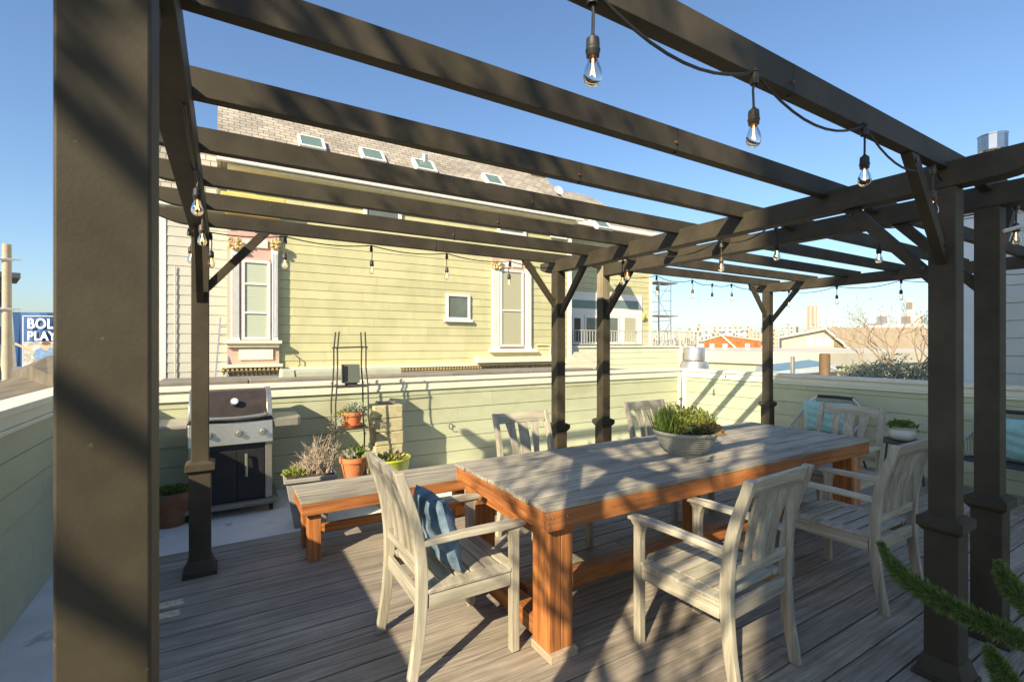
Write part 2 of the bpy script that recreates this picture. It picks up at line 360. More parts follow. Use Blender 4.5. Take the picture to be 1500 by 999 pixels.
MB().box(FXR-.10,FYB-.028,-.06,FXR-.0145,FYB-.0135,1.05).build('corner_board',SAGETRIM,fb)
MB().box(FXR-.028,FYB-.14,-.06,FXR-.0135,FYB-.055,1.05).build('corner_board',SAGETRIM,fr)

# ------------------------------------------------------------------ pergolas
def pergola(label,x0,x1,y0,y1,raw=None):
    g=thing('pergola',label,'pergola',((x0+x1)/2,(y0+y1)/2,0),group='pair of dark pergolas')
    ox,oy=(x0+x1)/2,(y0+y1)/2
    zb,zt=2.24,2.355
    def tail(y,x,sgn,zlo,zhi,L):   # profile points of a curved tail
        return [(x+sgn*L,zhi),(x+sgn*L,zlo+.055),(x+sgn*(L-.03),zlo+.035),(x+sgn*(L-.08),zlo+.018),(x+sgn*(L-.13),zlo+.004),(x+sgn*(L-.17),zlo)]
    for (x,yy) in ((x0,y0),(x1,y0),(x0,y1),(x1,y1)):
        m=MB(); top=2.238
        if raw==(x,yy): top=2.0
        m.box(x-.05-ox,yy-.05-oy,.01,x+.05-ox,yy+.05-oy,top)
        p=m.build('post',PAINT,g,bevel=.004)
        if raw==(x,yy):
            MB().box(x-.048-ox,yy-.048-oy,2.0,x+.048-ox,yy+.048-oy,2.345).build('bare_post_top',RAWWOOD,p,bevel=.003)
        MB().box(x-.062-ox,yy-.062-oy,.012,x+.062-ox,yy+.062-oy,.69).build('sleeve',PAINT,p,bevel=.004)
        cm=MB(); cx,cy=x-ox,yy-oy
        cm.frus(cx,cy,.672,.692,.066,.066,.08,.08); cm.box(cx-.084,cy-.084,.6925,cx+.084,cy+.084,.735); cm.frus(cx,cy,.7355,.75,.082,.082,.055,.055)
        cm.build('collar',PAINT,p,bevel=.002)
        bm=MB(); bm.box(cx-.098,cy-.098,.001,cx+.098,cy+.098,.022); bm.frus(cx,cy,.0225,.10,.09,.09,.066,.066)
        bm.build('base_skirt',PAINT,p,bevel=.003)
    for x in (x0,x1):
        poly=[(y-oy,z) for y,z in tail(0,y1,1,zb,zt,.25)]+[(y-oy,z) for y,z in tail(0,y0,-1,zb,zt,.36)][::-1]
        ya=y0-.36; 
        if raw and raw[0]==x:
            poly=[(y1-.052-oy,zt),(y1-.052-oy,zb)]+[(y-oy,z) for y,z in tail(0,y0,-1,zb,zt,.36)][::-1]
        MB().prism(poly,'x',x-.048-ox,x+.048-ox).build('beam',PAINT,g,bevel=.003)
    for i in range(7):
        y=y0+(y1-y0)*i/6
        zl,zh=2.325,2.418
        poly=[(x-ox,z) for x,z in tail(0,x1,1,zl,zh,.27)]+[(x-ox,z) for x,z in tail(0,x0,-1,zl,zh,.25)][::-1]
        rf=MB().prism(poly,'y',y-.0225-oy,y+.0225-oy).build('rafter',PAINT,g,bevel=.002)
        # splice seam with rusty bolt about the middle, as seen on the photo's rafters
        xs=x0+(x1-x0)*.56+.06*math.sin(i*2.1)-ox
        MB().tube([(xs,y-oy-.029,zl+.03),(xs,y-oy-.0226,zl+.03)],.006,8).build('bolt',RUST,rf,smooth=True)
        MB().tube([(xs+.02,y-oy,zl-.006),(xs+.02,y-oy,zl)],.006,8).build('bolt',BLACKM,rf,smooth=True)
        MB().box(xs-.0015+.012,y-oy-.0232,zl+.001,xs+.0015+.012,y-oy-.0226,zh-.001).build('splice_joint',BLACK,rf)
    L=.36
    for (x,yy) in ((x0,y0),(x1,y0),(x0,y1),(x1,y1)):
        sx=1 if x==x0 else -1; sy=1 if yy==y0 else -1
        X,Y=x-ox,yy-oy
        # cut flush at post and at the underside of beam/rafter
        for kind in 'xy':
            if kind=='x' and (x,yy)==(PX0,PY0): continue
            zu=2.323 if kind=='x' else 2.238
            w_=.062; l=L
            o0=.051
            poly=[(o0,zu-l-.0),(o0,zu-l-w_*1.0),(o0+l,zu-w_*.0-.0),(o0+l-w_*1.0,zu)]
            poly=[(o0,zu-l),(o0,zu-l-w_*1.2),(o0+l+w_*.2,zu),(o0+l-w_,zu)]
            m=MB()
            if kind=='x': m.prism([(X+sx*a,z) for a,z in poly],'y',Y-.02,Y+.02)
            else: m.prism([(Y+sy*a,z) for a,z in poly],'x',X-.02,X+.02)
            br=m.build('brace',PAINT,g,bevel=.002)
            for (oo,zz) in ((o0+l-.03,zu-.03),(o0+.025,zu-l+.01)):
                if kind=='x': q=MB().tube([(X+sx*oo,Y-.026,zz),(X+sx*oo,Y-.02,zz)],.009,8)
                else: q=MB().tube([(X-.026,Y+sy*oo,zz),(X-.02,Y+sy*oo,zz)],.009,8)
                q.build('bolt',BLACKM,br)
    return g
PX0,PX1,PY0,PY1=-.135,2.85,.865,3.85
QX0,QX1=3.44,6.42
pergola('dark brown pergola on the left, with the huge near post, over the nearer table end',PX0,PX1,PY0,PY1)
pergola('dark brown pergola farther right, whose far post stands by the corner of the green parapet',QX0,QX1,PY0,PY1,raw=(QX0,PY1))

# ------------------------------------------------------------------ string lights
def catenary(a,b,sag,n=10):
    a=Vector(a);b=Vector(b)
    return [a.lerp(b,i/n)-Vector((0,0,sag*4*(i/n)*(1-i/n))) for i in range(n+1)]
def string_light(label,pts,bulbs,sag=.035,missing=(),lit=True,drop=.10):
    """pts: fixing points of the cord; bulbs: points on the cord where a lamp hangs"""
    r=thing('string_light',label,'string light',pts[0],group='bulb strings hung on the pergolas')
    o=Vector(pts[0]); m=MB()
    for a,b in zip(pts[:-1],pts[1:]):
        m.tube([p-o for p in catenary(a,b,sag*(Vector(b)-Vector(a)).length/.65)],.0042,6)
    m.build('cord',CORD,r,smooth=True)
    for i,p in enumerate(bulbs):
        p=Vector(p)-o; j=random.uniform(-.01,.01); ang=random.uniform(-.05,.05)
        b0=Vector((p.x+j,p.y,p.z-drop))
        s=MB()
        s.lathe([(.006,-.012),(.012,-.02),(.013,.0),(.009,.014),(.012,.016),(.003,.03)],(p.x,p.y,p.z-.012),10)
        s.tube([p+Vector((0,0,-.02)),p+Vector((j*2,0,-drop*.5)),b0],.0038,6)
        s.lathe([(.0,.0),(.005,.0),(.007,-.004),(.0145,-.010),(.0155,-.022),(.0155,-.032),(.017,-.034),(.017,-.038),(.0155,-.040),(.0148,-.050),(.013,-.052)],tuple(b0),14,cap0=False,cap1=True)
        so_=s.build('socket',SOCK if i%2 else CORD,r,smooth=True)
        if i in missing: continue
        B=b0+Vector((0,0,-.051))
        g=MB(); g.lathe([(.0105,.0),(.0115,-.008),(.016,-.020),(.0200,-.032),(.0215,-.042),(.0200,-.052),(.0147,-.060),(.007,-.0645),(.0005,-.065)],tuple(B),18,cap0=True)
        g.build('bulb',BULB,so_,smooth=True,angle=80)
        f=MB(); f.tube([B+Vector((0,0,-.002)),B+Vector((0,0,-.02))],.0022,6)
        f.tube([B+Vector((-.0015,0,-.018)),B+Vector((-.007,0,-.042)),B+Vector((0,.003,-.032)),B+Vector((.007,0,-.042)),B+Vector((.0015,0,-.018))],.0012,5)
        f.build('filament',FILA,so_,smooth=True)
    return r
zc=2.315
ya=PY0-.028
string_light('bulb string along the nearest rafter, four large bulbs at the top of the picture',
   [(-.05,ya,2.335),(.715,ya,2.335),(1.33,ya,2.325),(2.00,ya,2.325),(2.68,ya+.02,2.315),(3.0,ya+.04,2.3)],[(.715,ya,2.33),(1.33,ya,2.32),(2.00,ya,2.32),(2.68,ya+.02,2.31)],sag=.075)
xa=PX0+.03
string_light('bulb string along the left beam, hanging beside the huge near post',
   [(-.10,1.7,2.233),(-.10,2.3,2.233),(-.10,2.99,2.233),(-.10,3.6,2.233)],[(-.10,2.3,2.26),(-.10,2.99,2.26),(-.075,3.74,2.25)],sag=.02)
yb=PY1+.035
string_light('bulb string along the back rafter of the left pergola, in front of the yellow house',
   [(-.20,yb,2.31),(.388,yb,2.32),(1.016,yb,2.32),(1.67,yb,2.32),(2.31,yb,2.31),(3.0,yb,2.31)],[(-.20,yb,2.29),(.388,yb,2.30),(1.016,yb,2.305),(1.67,yb,2.305),(2.31,yb,2.29),(2.93,yb-.9,2.29),(3.03,yb-.75,2.27)],sag=.03)
string_light('bulb string across the gap between the two pergolas, above the table bowl',
   [(3.08,1.79,2.33),(3.2,2.29,2.31),(3.05,2.9,2.31),(3.0,3.1,2.30)],[(3.08,1.79,2.29),(3.22,2.29,2.29)],sag=.08)
string_light('bulb string along the back rafter of the right pergola, against the open sky',
   [(3.5,yb,2.33),(4.28,yb,2.32),(4.9,yb,2.31),(5.28,yb,2.28),(5.67,yb,2.31),(6.3,yb,2.31)],[(4.28,yb,2.30),(4.9,yb,2.30),(5.28,yb,2.28),(5.67,yb,2.30),(6.28,yb,2.29)],sag=.05,missing=(2,))
xf=QX1
string_light('bulb string along the far beam of the right pergola, above the lounge chairs',
   [(xf,3.7,2.25),(xf,3.58,2.235),(xf,2.98,2.235),(xf,2.33,2.235),(xf,1.68,2.235),(xf,1.0,2.235)],[(xf,3.56,2.235),(xf,2.98,2.232),(xf,2.33,2.232),(xf,1.68,2.232)],sag=.05)
string_light('short bulb string behind the two tall right posts, with one warm bulb',
   [(3.79,1.5,2.32),(3.62,1.2,2.3),(3.5,.80,2.27),(3.56,.70,2.25)],[(3.79,1.5,2.29),(3.58,.80,2.27)],sag=.06)
wc=MB().tube([(3.38,.80,2.10),(3.42,.74,2.12),(3.52,.66,2.09),(3.62,.5,2.02),(3.9,.2,1.96)],.010,8).build('power_cable',M('white_cable',(.6,.6,.58),.5,.05,10),smooth=True)
tag(wc,'thick white power cable leaving the top of the far right post','cable')

# ------------------------------------------------------------------ chairs
def make_chair():
    r=thing('armchair','','chair')
    W=.245
    prof=[(-.275,0),(-.238,.20),(-.222,.40),(-.226,.56),(-.25,.72),(-.29,.85),(-.335,.965)]   # rear post centre line (y,z)
    tk=[.021,.024,.026,.025,.024,.022,.020]
    def post_y(z):
        for (a,za),(b,zb_) in zip(prof[:-1],prof[1:]):
            if za<=z<=zb_: return a+(b-a)*(z-za)/(zb_-za)
        return prof[-1][0]
    # smooth resample
    zs=[i*.965/16 for i in range(17)]
    def sm(z):
        return sum(post_y(max(0,min(.965,z+dz)))*wt_ for dz,wt_ in ((-.06,.25),(0,.5),(.06,.25)))
    for sx in (-1,1):
        fr_=[];bk=[]
        for z in zs:
            t=.022+.004*math.sin(math.pi*z/.965); fr_.append((sm(z)+t,z)); bk.append((sm(z)-t,z))
        MB().prism(fr_+bk[::-1],'x',sx*W-.018,sx*W+.018).build('rear_leg',CHAIRW,r,bevel=.004)
        # front leg with flared bracket at its top
        m=MB(); m.prism([(.238,0),(.282,0),(.282,.595),(.300,.614),(.300,.622),(.205,.622),(.222,.605),(.234,.57),(.238,.53)],'x',sx*W-.021,sx*W+.021)
        m.build('front_leg',CHAIRW,r,bevel=.004)
        # arm
        a0=sm(.635)+.02
        am=MB(); am.add([(sx*W-.030,.315,.640),(sx*W+.030,.315,.640),(sx*W+.034,.20,.649),(sx*W+.022,-.02,.652),(sx*W+.018,a0,.648),(sx*W-.018,a0,.648),(sx*W-.026,-.02,.652),(sx*W-.032,.20,.649),
                         (sx*W-.030,.315,.6225),(sx*W+.030,.315,.6225),(sx*W+.034,.20,.6225),(sx*W+.022,-.02,.624),(sx*W+.018,a0,.620),(sx*W-.018,a0,.620),(sx*W-.026,-.02,.624),(sx*W-.032,.20,.6225)],
                        [tuple(range(8))[::-1],tuple(range(8,16))]+[(i,(i+1)%8,8+(i+1)%8,8+i) for i in range(8)])
        am.build('arm',CHAIRY,r,bevel=.004)
        MB().box(sx*W-.0125,-.195,.335,sx*W+.0125,.236,.405).build('side_rail',CHAIRY,r,bevel=.003)
    MB().box(-W+.0225,.25,.335,W-.0225,.274,.405).build('front_rail',CHAIRX,r,bevel=.003)
    MB().box(-W+.0185,-.235,.335,W-.0185,-.212,.405).build('back_rail',CHAIRX,r,bevel=.003)
    st=MB(); n=6; y0_,y1_=-.198,.292; p=(y1_-y0_)/n
    for i in range(n):
        a=y0_+i*p; 
        if i==n-1: st.box(-W+.0225,a+.006,.4065,W-.0225,y1_-.016,.426)
        else: st.box(-W+.052,a+.007,.4065,W-.052,a+p-.007,.426)
    st.box(-W-.020,y0_,.4067,-W+.0495,.2365,.4255); st.box(W-.0495,y0_,.4067,W+.020,.2365,.4255)
    st.build('seat',CHAIRX,r,bevel=.003)
    # back rails following the lean
    def leanbox(m,x0,x1,za,zb_,th,nz=1):
        for q in range(nz):
            z0_=za+(zb_-za)*q/nz; z1_=za+(zb_-za)*(q+1)/nz
            m.add([(x0,sm(z0_)-th,z0_),(x1,sm(z0_)-th,z0_),(x1,sm(z0_)+th,z0_),(x0,sm(z0_)+th,z0_),(x0,sm(z1_)-th,z1_),(x1,sm(z1_)-th,z1_),(x1,sm(z1_)+th,z1_),(x0,sm(z1_)+th,z1_)],
              [(0,3,2,1),(4,5,6,7),(0,1,5,4),(1,2,6,5),(2,3,7,6),(3,0,4,7)])
    m=MB(); leanbox(m,-W+.0185,W-.0185,.885,.962,.013); m.build('top_rail',CHAIRX,r,bevel=.004)
    m=MB(); leanbox(m,-W+.0185,W-.0185,.50,.55,.012); m.build('lower_back_rail',CHAIRX,r,bevel=.003)
    def slat(xin,xf_,mirror):
        # xin inner straight edge, outer edge curve by z
        N_=10; vs=[];fs=[]
        for q in range(N_+1):
            z=.55+(.885-.55)*q/N_; x1_=xf_(q/N_)
            a,b=(xin*mirror,x1_*mirror); yy=sm(z)
            vs+=[(a,yy-.007,z),(b,yy-.007,z),(b,yy+.007,z),(a,yy+.007,z)]
        for q in range(N_):
            o=q*4
            for e in range(4): fs.append((o+e,o+(e+1)%4,o+4+(e+1)%4,o+4+e))
        fs+= [(0,3,2,1),(N_*4,N_*4+1,N_*4+2,N_*4+3)]
        if mirror<0: fs=[f[::-1] for f in fs]
        return MB().add(vs,fs)
    slat(.044,lambda t:-.044,1).build('back_slat',CHAIRW,r)
    for mi in (-1,1):
        slat(.078,lambda t:.118+.055*max(0,t-.15)**1.6+.01*(1-t)**3,mi).build('back_slat',CHAIRW,r)
    return r
chair=make_chair()
CH=[((.985,2.30),-90,'weathered grey-beige armchair at the left end of the table, denim pillow on its seat'),
    ((2.09,1.53),3,'nearest foreground armchair, half in sun, drawn up to the long near side of table'),
    ((3.445,1.51),0,'shaded grey armchair on the near side of the table, beside the two tall right posts'),
    ((4.62,2.16),92,'grey armchair at the far right end of the table, in front of the teal cushion'),
    ((2.12,3.06),180,'grey armchair on the far side of the table, left of the paired middle posts'),
    ((3.60,3.10),180,'grey armchair on the far side of the table, half hidden behind the planted bowl')]
for i,((x,y),a,lb) in enumerate(CH):
    c=chair if i==0 else copy_tree(chair)
    c.location=(x,y,.001); c.rotation_euler=(0,0,R(a)); tag(c,lb,'chair','wooden armchairs around the table')

# pillow
def pillow(name,label,mat,loc,rot,w=.42,h=.42,t=.13,cat='pillow',group=None):
    n=22; vs=[];fs=[]
    for s in (1,-1):
        for i in range(n+1):
            for j in range(n+1):
                u=i/n*2-1; v=j/n*2-1
                e=max(0,(1-u**4)*(1-v**4))**.55
                k=1-.06*(1-abs(u*v))*(max(abs(u),abs(v))**4)
                wob=.006*math.sin(9*u+4*v)+.005*math.sin(13*v-5*u)
                vs.append((u*w/2*k,s*(t/2*e+wob*e),v*h/2*k))
    N_=(n+1)**2
    for i in range(n):
        for j in range(n):
            a=i*(n+1)+j; fs.append((a,a+1,a+n+2,a+n+1)); fs.append((N_+a,N_+a+n+1,N_+a+n+2,N_+a+1))
    o=MB().add(vs,fs).build(name,mat,smooth=True,angle=70); o.location=loc; o.rotation_euler=rot
    return tag(o,label,cat,group)
pillow('throw_pillow','faded blue denim throw pillow leaning on the back of the left end chair',DENIM,(.925,2.27,.61),(R(16),0,R(-90)),.36,.37,.12)

# ------------------------------------------------------------------ table
TX0,TX1,TY0,TY1=1.30,4.485,1.84,2.87; TZ=.76
tcx,tcy=(TX0+TX1)/2,(TY0+TY1)/2
FOOTW=GRAIN('foot_block_wood',(.33,.24,.16),(.5,.40,.28),'y')
t=thing('dining_table','long outdoor dining table with weathered grey board top and orange redwood frame','table',(tcx,tcy,0))
m=MB(); nb=7; p=(TY1-TY0)/nb
for i in range(nb):
    e=random.uniform(-.008,.004)
    m.box(TX0-tcx-.006+e,TY0+i*p+.0035-tcy,TZ-.022,TX1-tcx+.006,TY0+(i+1)*p-.0035-tcy,TZ+random.uniform(-.0015,.0015))
m.build('tabletop',TABLETOP,t,bevel=.002)
za,zb=TZ-.115,TZ-.0235
MB().box(TX0-tcx,TY0-tcy,za,TX1-tcx,TY0+.038-tcy,zb).build('apron',RED_X,t,bevel=.003)
MB().box(TX0-tcx,TY1-.038-tcy,za,TX1-tcx,TY1-tcy,zb).build('apron',RED_X,t,bevel=.003)
MB().box(TX0-tcx+.001,TY0+.0385-tcy,za,TX0+.038-tcx,TY1-.0385-tcy,zb).build('apron',RED_Y,t,bevel=.003)
MB().box(TX1-.038-tcx,TY0+.0385-tcy,za,TX1-tcx-.001,TY1-.0385-tcy,zb).build('apron',RED_Y,t,bevel=.003)
for x0_ in (TX0+.04,TX1-.04-.145):
    for y0_ in (TY0+.045,TY1-.045-.145):
        m=MB(); 
        m.box(x0_-tcx,y0_-tcy,.04,x0_+.0715-tcx,y0_+.145-tcy,zb-.001); m.box(x0_+.0735-tcx,y0_-tcy,.04,x0_+.145-tcx,y0_+.145-tcy,zb-.001)
        m.build('leg',RED_Z,t,bevel=.005)
    for y0_ in (TY0+.045,TY1-.045-.145): MB().box(x0_-.006-tcx,y0_-.025-tcy,.001,x0_+.16-tcx,y0_+.15-tcy,.0395).build('foot_block',FOOTW,t,bevel=.004)
    MB().box(x0_+.02-tcx,TY0+.1905-tcy,.56,x0_+.12-tcx,TY1-.1905-tcy,zb-.001).build('cross_beam',RED_Y,t,bevel=.004)
    MB().box(x0_+.02-tcx,TY0+.1905-tcy,.0405,x0_+.12-tcx,TY1-.1905-tcy,.13).build('cross_beam',RED_Y,t,bevel=.004)
MB().box(TX0+.19-tcx,-.045,.042,TX1-.19-tcx,.045,.14).build('stretcher',RED_X,t,bevel=.004)
MB().box(.02,-.045,.1405,.11,.045,zb-.001).build('centre_post',RED_Z,t,bevel=.004)
m=MB()
for dx in (.03,.115): m.tube([(TX0+dx-tcx,TY0-.003-tcy,zb-.03),(TX0+dx-tcx,TY0-tcy,zb-.03)],.005,8)
for dz in (.025,.065): m.tube([(TX0+.012-tcx,TY0-.003-tcy,zb-dz),(TX0+.012-tcx,TY0-tcy,zb-dz)],.005,8)
m.build('screw',STEEL,t)

# ------------------------------------------------------------------ bench
BX0,BX1,BY0,BY1,BZ=.455,1.90,3.57,4.03,.445
bcx,bcy=(BX0+BX1)/2,(BY0+BY1)/2
b=thing('bench','low redwood bench with weathered grey board seat, between the grill and the table','bench',(bcx,bcy,0))
m=MB()
for i in range(3):
    p=(BY1-BY0)/3; m.box(BX0-bcx,BY0+i*p+.002-bcy,BZ-.022,BX1-bcx,BY0+(i+1)*p-.002-bcy,BZ)
m.build('seat',TABLETOP,b,bevel=.002)
MB().box(BX0+.004-bcx,BY0+.003-bcy,BZ-.105,BX1-.004-bcx,BY0+.041-bcy,BZ-.0235).build('apron',RED_X,b,bevel=.003)
MB().box(BX0+.004-bcx,BY1-.041-bcy,BZ-.105,BX1-.004-bcx,BY1-.003-bcy,BZ-.0235).build('apron',RED_X,b,bevel=.003)
MB().box(BX0+.005-bcx,BY0+.0415-bcy,BZ-.105,BX0+.043-bcx,BY1-.0415-bcy,BZ-.0235).build('apron',RED_Y,b,bevel=.003)
for lx in (BX0+.05,BX1-.05-.088):
    for ly in (BY0+.0415,BY1-.0415-.088):
        MB().box(lx-bcx,ly-bcy,.001,lx+.088-bcx,ly+.088-bcy,BZ-.024).build('leg',RED_Z,b,bevel=.004)
    MB().box(lx+.02-bcx,BY0+.130-bcy,.12,lx+.07-bcx,BY1-.130-bcy,.18).build('cross_rail',RED_Y,b,bevel=.003)
MB().box(BX0+.121-bcx,-.02,.13,BX1-.121-bcx,.02,.19).build('stretcher',RED_X,b,bevel=.003)

# ------------------------------------------------------------------ helpers for plants
def sph(r,c,flat=1):
    while True:
        v=Vector((random.uniform(-1,1),random.uniform(-1,1),random.uniform(0,1)))
        if v.length<1: return Vector(c)+Vector((v.x*r,v.y*r,v.z*r*flat))
def pot_things(): pass

# planted bowl
bx,by=2.79,2.27
bw=thing('planter_bowl','ribbed grey bowl of mixed succulents and grasses on the middle of the table','planter',(bx,by,TZ+.002))
pr=[(.105,0)]
for i in range(9):
    f=i/9; rr=.105+(.205-.105)*(f**.62); z=.008+.13*f
    pr+=[(rr,z),(rr+.010,z+.004),(rr+.011,z+.009),(rr+.004,z+.013)]
pr+=[(.216,.140),(.224,.146),(.227,.160),(.221,.166),(.208,.164),(.203,.14)]
MB().lathe(pr,n=48).build('bowl',M('bowl_glaze',(.34,.33,.28),.4,.15,8),bw,smooth=True,angle=50)
MB().lathe([(.001,.14),(.203,.142)],n=24,cap0=False).build('soil',SOIL,bw)
m=MB()
for i in range(420):
    a=random.uniform(0,6.28); rr=random.uniform(0,.09); x0_=-.13+rr*math.cos(a); y0_=.05+rr*math.sin(a)
    m.leaf((x0_,y0_,.14),(random.uniform(-.35,.25),random.uniform(-.3,.3),1),random.uniform(.11,.225),.006)
m.build('spiky_grass',LF_GREEN,bw)
for (cx,cy,r_,fl,n_,mat_,sz,nm) in ((-.04,.06,.13,1.1,700,LF_YEL,.022,'succulent'),(.05,-.03,.13,.95,650,LF_YEL,.022,'succulent'),(.11,.02,.13,.95,700,LF_DARK,.022,'dark_succulent'),(.08,-.13,.09,.65,350,LF_RED,.02,'reddish_succulent'),(-.05,-.12,.08,.75,300,LF_DARK,.018,'dark_succulent'),(.17,-.05,.07,.9,220,LF_DARK,.02,'dark_succulent')):
    m=MB()
    for i in range(int(n_*1.3)):
        p_=sph(r_*1.2,(cx,cy,.145),fl*1.12); d=(p_-Vector((cx,cy,.10))); d=d.normalized()+Vector((random.uniform(-.6,.6),random.uniform(-.6,.6),random.uniform(-.2,.6)))
        m.leaf(p_,d,sz*random.uniform(.7,1.4),sz*.55)
    m.build(nm,mat_,bw)
m=MB(); st=[(-.03,.02,.15),(-.05,.0,.33),(-.07,-.02,.39)]
MB().tube([Vector(q) for q in st],.003,5).build('upright_stem',TWIG,bw)
for i in range(90):
    q=Vector(st[0]).lerp(Vector(st[2]),random.random()); m.leaf(q,(random.uniform(-1,1),random.uniform(-1,1),random.uniform(-.3,1)),.022,.012)
for i in range(60):
    a=random.uniform(-.9,.4); q=Vector((.2+random.random()*.06,-.08+random.random()*.12,.16+random.random()*.12)); m.leaf(q,(1,random.uniform(-1,1),random.uniform(-.6,.8)),.025,.012)
m.build('trailing_stem',LF_GREEN,bw)

# ------------------------------------------------------------------ grill
gx0,gx1,gy0,gy1=-.27,.40,5.16,5.66
g=thing('gas_grill','black and stainless gas grill with three knobs, behind the slim left post','grill',((gx0+gx1)/2,(gy0+gy1)/2,-.06))
gcx,gcy=(gx0+gx1)/2,(gy0+gy1)/2; hw=(gx1-gx0)/2; hd=(gy1-gy0)/2
# all z below relative to slab
m=MB(); m.prism([(-hd+.0,.93),(-hd+.015,.985),(-hd+.06,1.06),(-hd+.13,1.125),(-hd+.24,1.155),(hd-.08,1.14),(hd,1.03),(hd,.90),(-hd,.90)],'x',-hw+.045,hw-.045)
lid=m.build('lid',DARKLID,g,smooth=True,angle=30,bevel=.004)
m=MB()
for s in (-1,1):
    a,b_=(s*hw,s*(hw-.044))
    m.prism([(-hd-.004,.90),(-hd-.004,.94),(-hd+.012,1.0),(-hd+.055,1.07),(-hd+.125,1.135),(-hd+.24,1.167),(hd-.07,1.15),(hd+.004,1.03),(hd+.004,.90)],'x',min(a,b_),max(a,b_))
m.build('lid_band',STEEL,lid,smooth=True,angle=30,bevel=.003)
m=MB(); pts=[(-hw+.05+ (2*hw-.1)*i/12, -hd-.05+.012*abs(i-6)/6, .925-.018*(1-((i-6)/6)**2)) for i in range(13)]
m.tube(pts,.016,10); 
for s in (-1,1): m.tube([(s*(hw-.06),-hd-.04,.925),(s*(hw-.06),-hd+.01,.935)],.012,8)
m.build('lid_handle',STEEL,lid,smooth=True)
m=MB(); m.tube([(.02,-hd+.022,1.045),(.02,-hd-.004,1.060)],.034,24); m.build('thermometer',GALV,lid,smooth=True)
MB().tube([(.02,-hd-.0045,1.0605),(.02,-hd-.006,1.0612)],.026,24).build('dial_face',WHITE,lid)
m=MB(); m.add([(-hw-.005,-hd-.045,.66),(hw+.005,-hd-.045,.66),(hw+.005,-hd-.02,.865),(-hw-.005,-hd-.02,.865),(-hw-.005,hd,.66),(hw+.005,hd,.66),(hw+.005,hd,.865),(-hw-.005,hd,.865)],
   [(0,1,2,3),(5,4,7,6),(4,0,3,7),(1,5,6,2),(3,2,6,7),(4,5,1,0)])
pn=m.build('control_panel',STEEL,g,bevel=.006)
for kx in (-.18,.055,.25):
    m=MB(); m.tube([(kx,-hd-.038,.765),(kx,-hd-.048,.764)],.034,24); m.build('knob_bezel',GALV,pn,smooth=True)
    m=MB(); m.tube([(kx,-hd-.048,.764),(kx,-hd-.082,.761)],[.024,.020],20); m.build('knob',GALV,pn,smooth=True)
MB().box(-hw+.0,-hd+.0,.865,hw-.0,hd,.90).build('firebox_rim',BLACKM,g,bevel=.004)
MB().box(-hw+.03,-hd+.012,.12,hw-.03,hd-.01,.659).build('cabinet',BLACKM,g)
MB().box(-hw+.065,-hd-.012,.13,.04,-hd+.011,.60).build('door',BLACK,g,bevel=.004)
MB().box(.044,-hd-.012,.13,hw-.065,-hd+.011,.60).build('door',BLACK,g,bevel=.004)
for s in (-1,1):
    MB().box(s*hw,-hd-.012,.12,s*(hw-.06),-hd+.04,.658).build('cabinet_post',STEEL,g,bevel=.005)
m=MB(); m.tube([(.115,-hd-.055,.57),(.115,-hd-.06,.47),(.115,-hd-.055,.36)],.013,10); m.tube([(.115,-hd-.055,.55),(.115,-hd-.01,.55)],.008,8); m.tube([(.115,-hd-.055,.38),(.115,-hd-.01,.38)],.008,8)
m.build('door_handle',STEEL,g,smooth=True)
m=MB(); m.prism([(-hw-.06,-hd-.02),(-hw-.03,-hd-.07),(hw+.03,-hd-.07),(hw+.06,-hd-.02),(hw+.06,hd),(-hw-.06,hd)],'z',.075,.119)
m.build('base_frame',M('grill_base_plastic',(.20,.19,.165),.5,.15,10),g,bevel=.012)
for s in (-1,1):
    for yy in (-hd+.0,hd-.06):
        m=MB(); m.tube([(s*(hw-.01)-.015,yy,.036),(s*(hw-.01)+.015,yy,.036)],.035,16); m.box(s*(hw-.01)-.02,yy-.015,.05,s*(hw-.01)+.02,yy+.015,.075)
        m.build('caster',BLACK,g,smooth=True)
m=MB(); m.prism([(-hw-.36,-hd+.03),(-hw-.33,-hd-.01),(-hw-.008,-hd-.01),(-hw-.008,hd-.04),(-hw-.36,hd-.04)],'z',.835,.872); m.build('side_shelf',M('grill_shelf',(.42,.39,.32),.4,.12,10,metal=.4),g,bevel=.008)
m=MB(); m.prism([(hw+.008,-hd-.01),(hw+.23,-hd-.01),(hw+.26,-hd+.03),(hw+.26,hd-.04),(hw+.008,hd-.04)],'z',.79,.872); m.build('side_shelf',M('grill_shelf_right',(.34,.31,.25),.4,.12,10,metal=.4),g,bevel=.008)

# ------------------------------------------------------------------ ladder plant stand
sx,sy=1.165,5.33
s=thing('plant_ladder_stand','tall thin iron ladder stand holding terracotta pots, left of the block stack','plant stand',(sx,sy,-.06))
for ax in (-1,1):
    for ay in (-1,1):
        b0=Vector((ax*.205,ay*.15,0)); t0=Vector((ax*.135,ay*.09,1.72))
        pts=[b0.lerp(t0,i/9)+Vector((.006*math.sin(i*2.3+ax),.004*math.cos(i*1.9+ay),0)) for i in range(10)]
        m=MB(); m.tube(pts,.0085,7)
        for i in (3,6,8): m.tube([pts[i],pts[i]+Vector((ax*.02,-.01,.03))],[.005,.003],5)
        m.build('leg',IRON,s,smooth=True)
SHZ=[(.70,.176,.126),(1.145,.155,.108)]
for z,wx,wy in SHZ:
    m=MB(); m.box(-wx,-wy,z-.008,wx,wy,z); m.tube([(-wx-.01,-wy,z-.008),(wx+.01,-wy,z-.008)],.008,6); m.tube([(-wx-.01,wy,z-.008),(wx+.01,wy,z-.008)],.008,6)
    m.build('shelf',IRON,s)
for q_ in (-.1,.1): MB().tube([(-.16,q_,1.55),(.16,q_,1.56)],.008,6).build('rung',IRON,s)
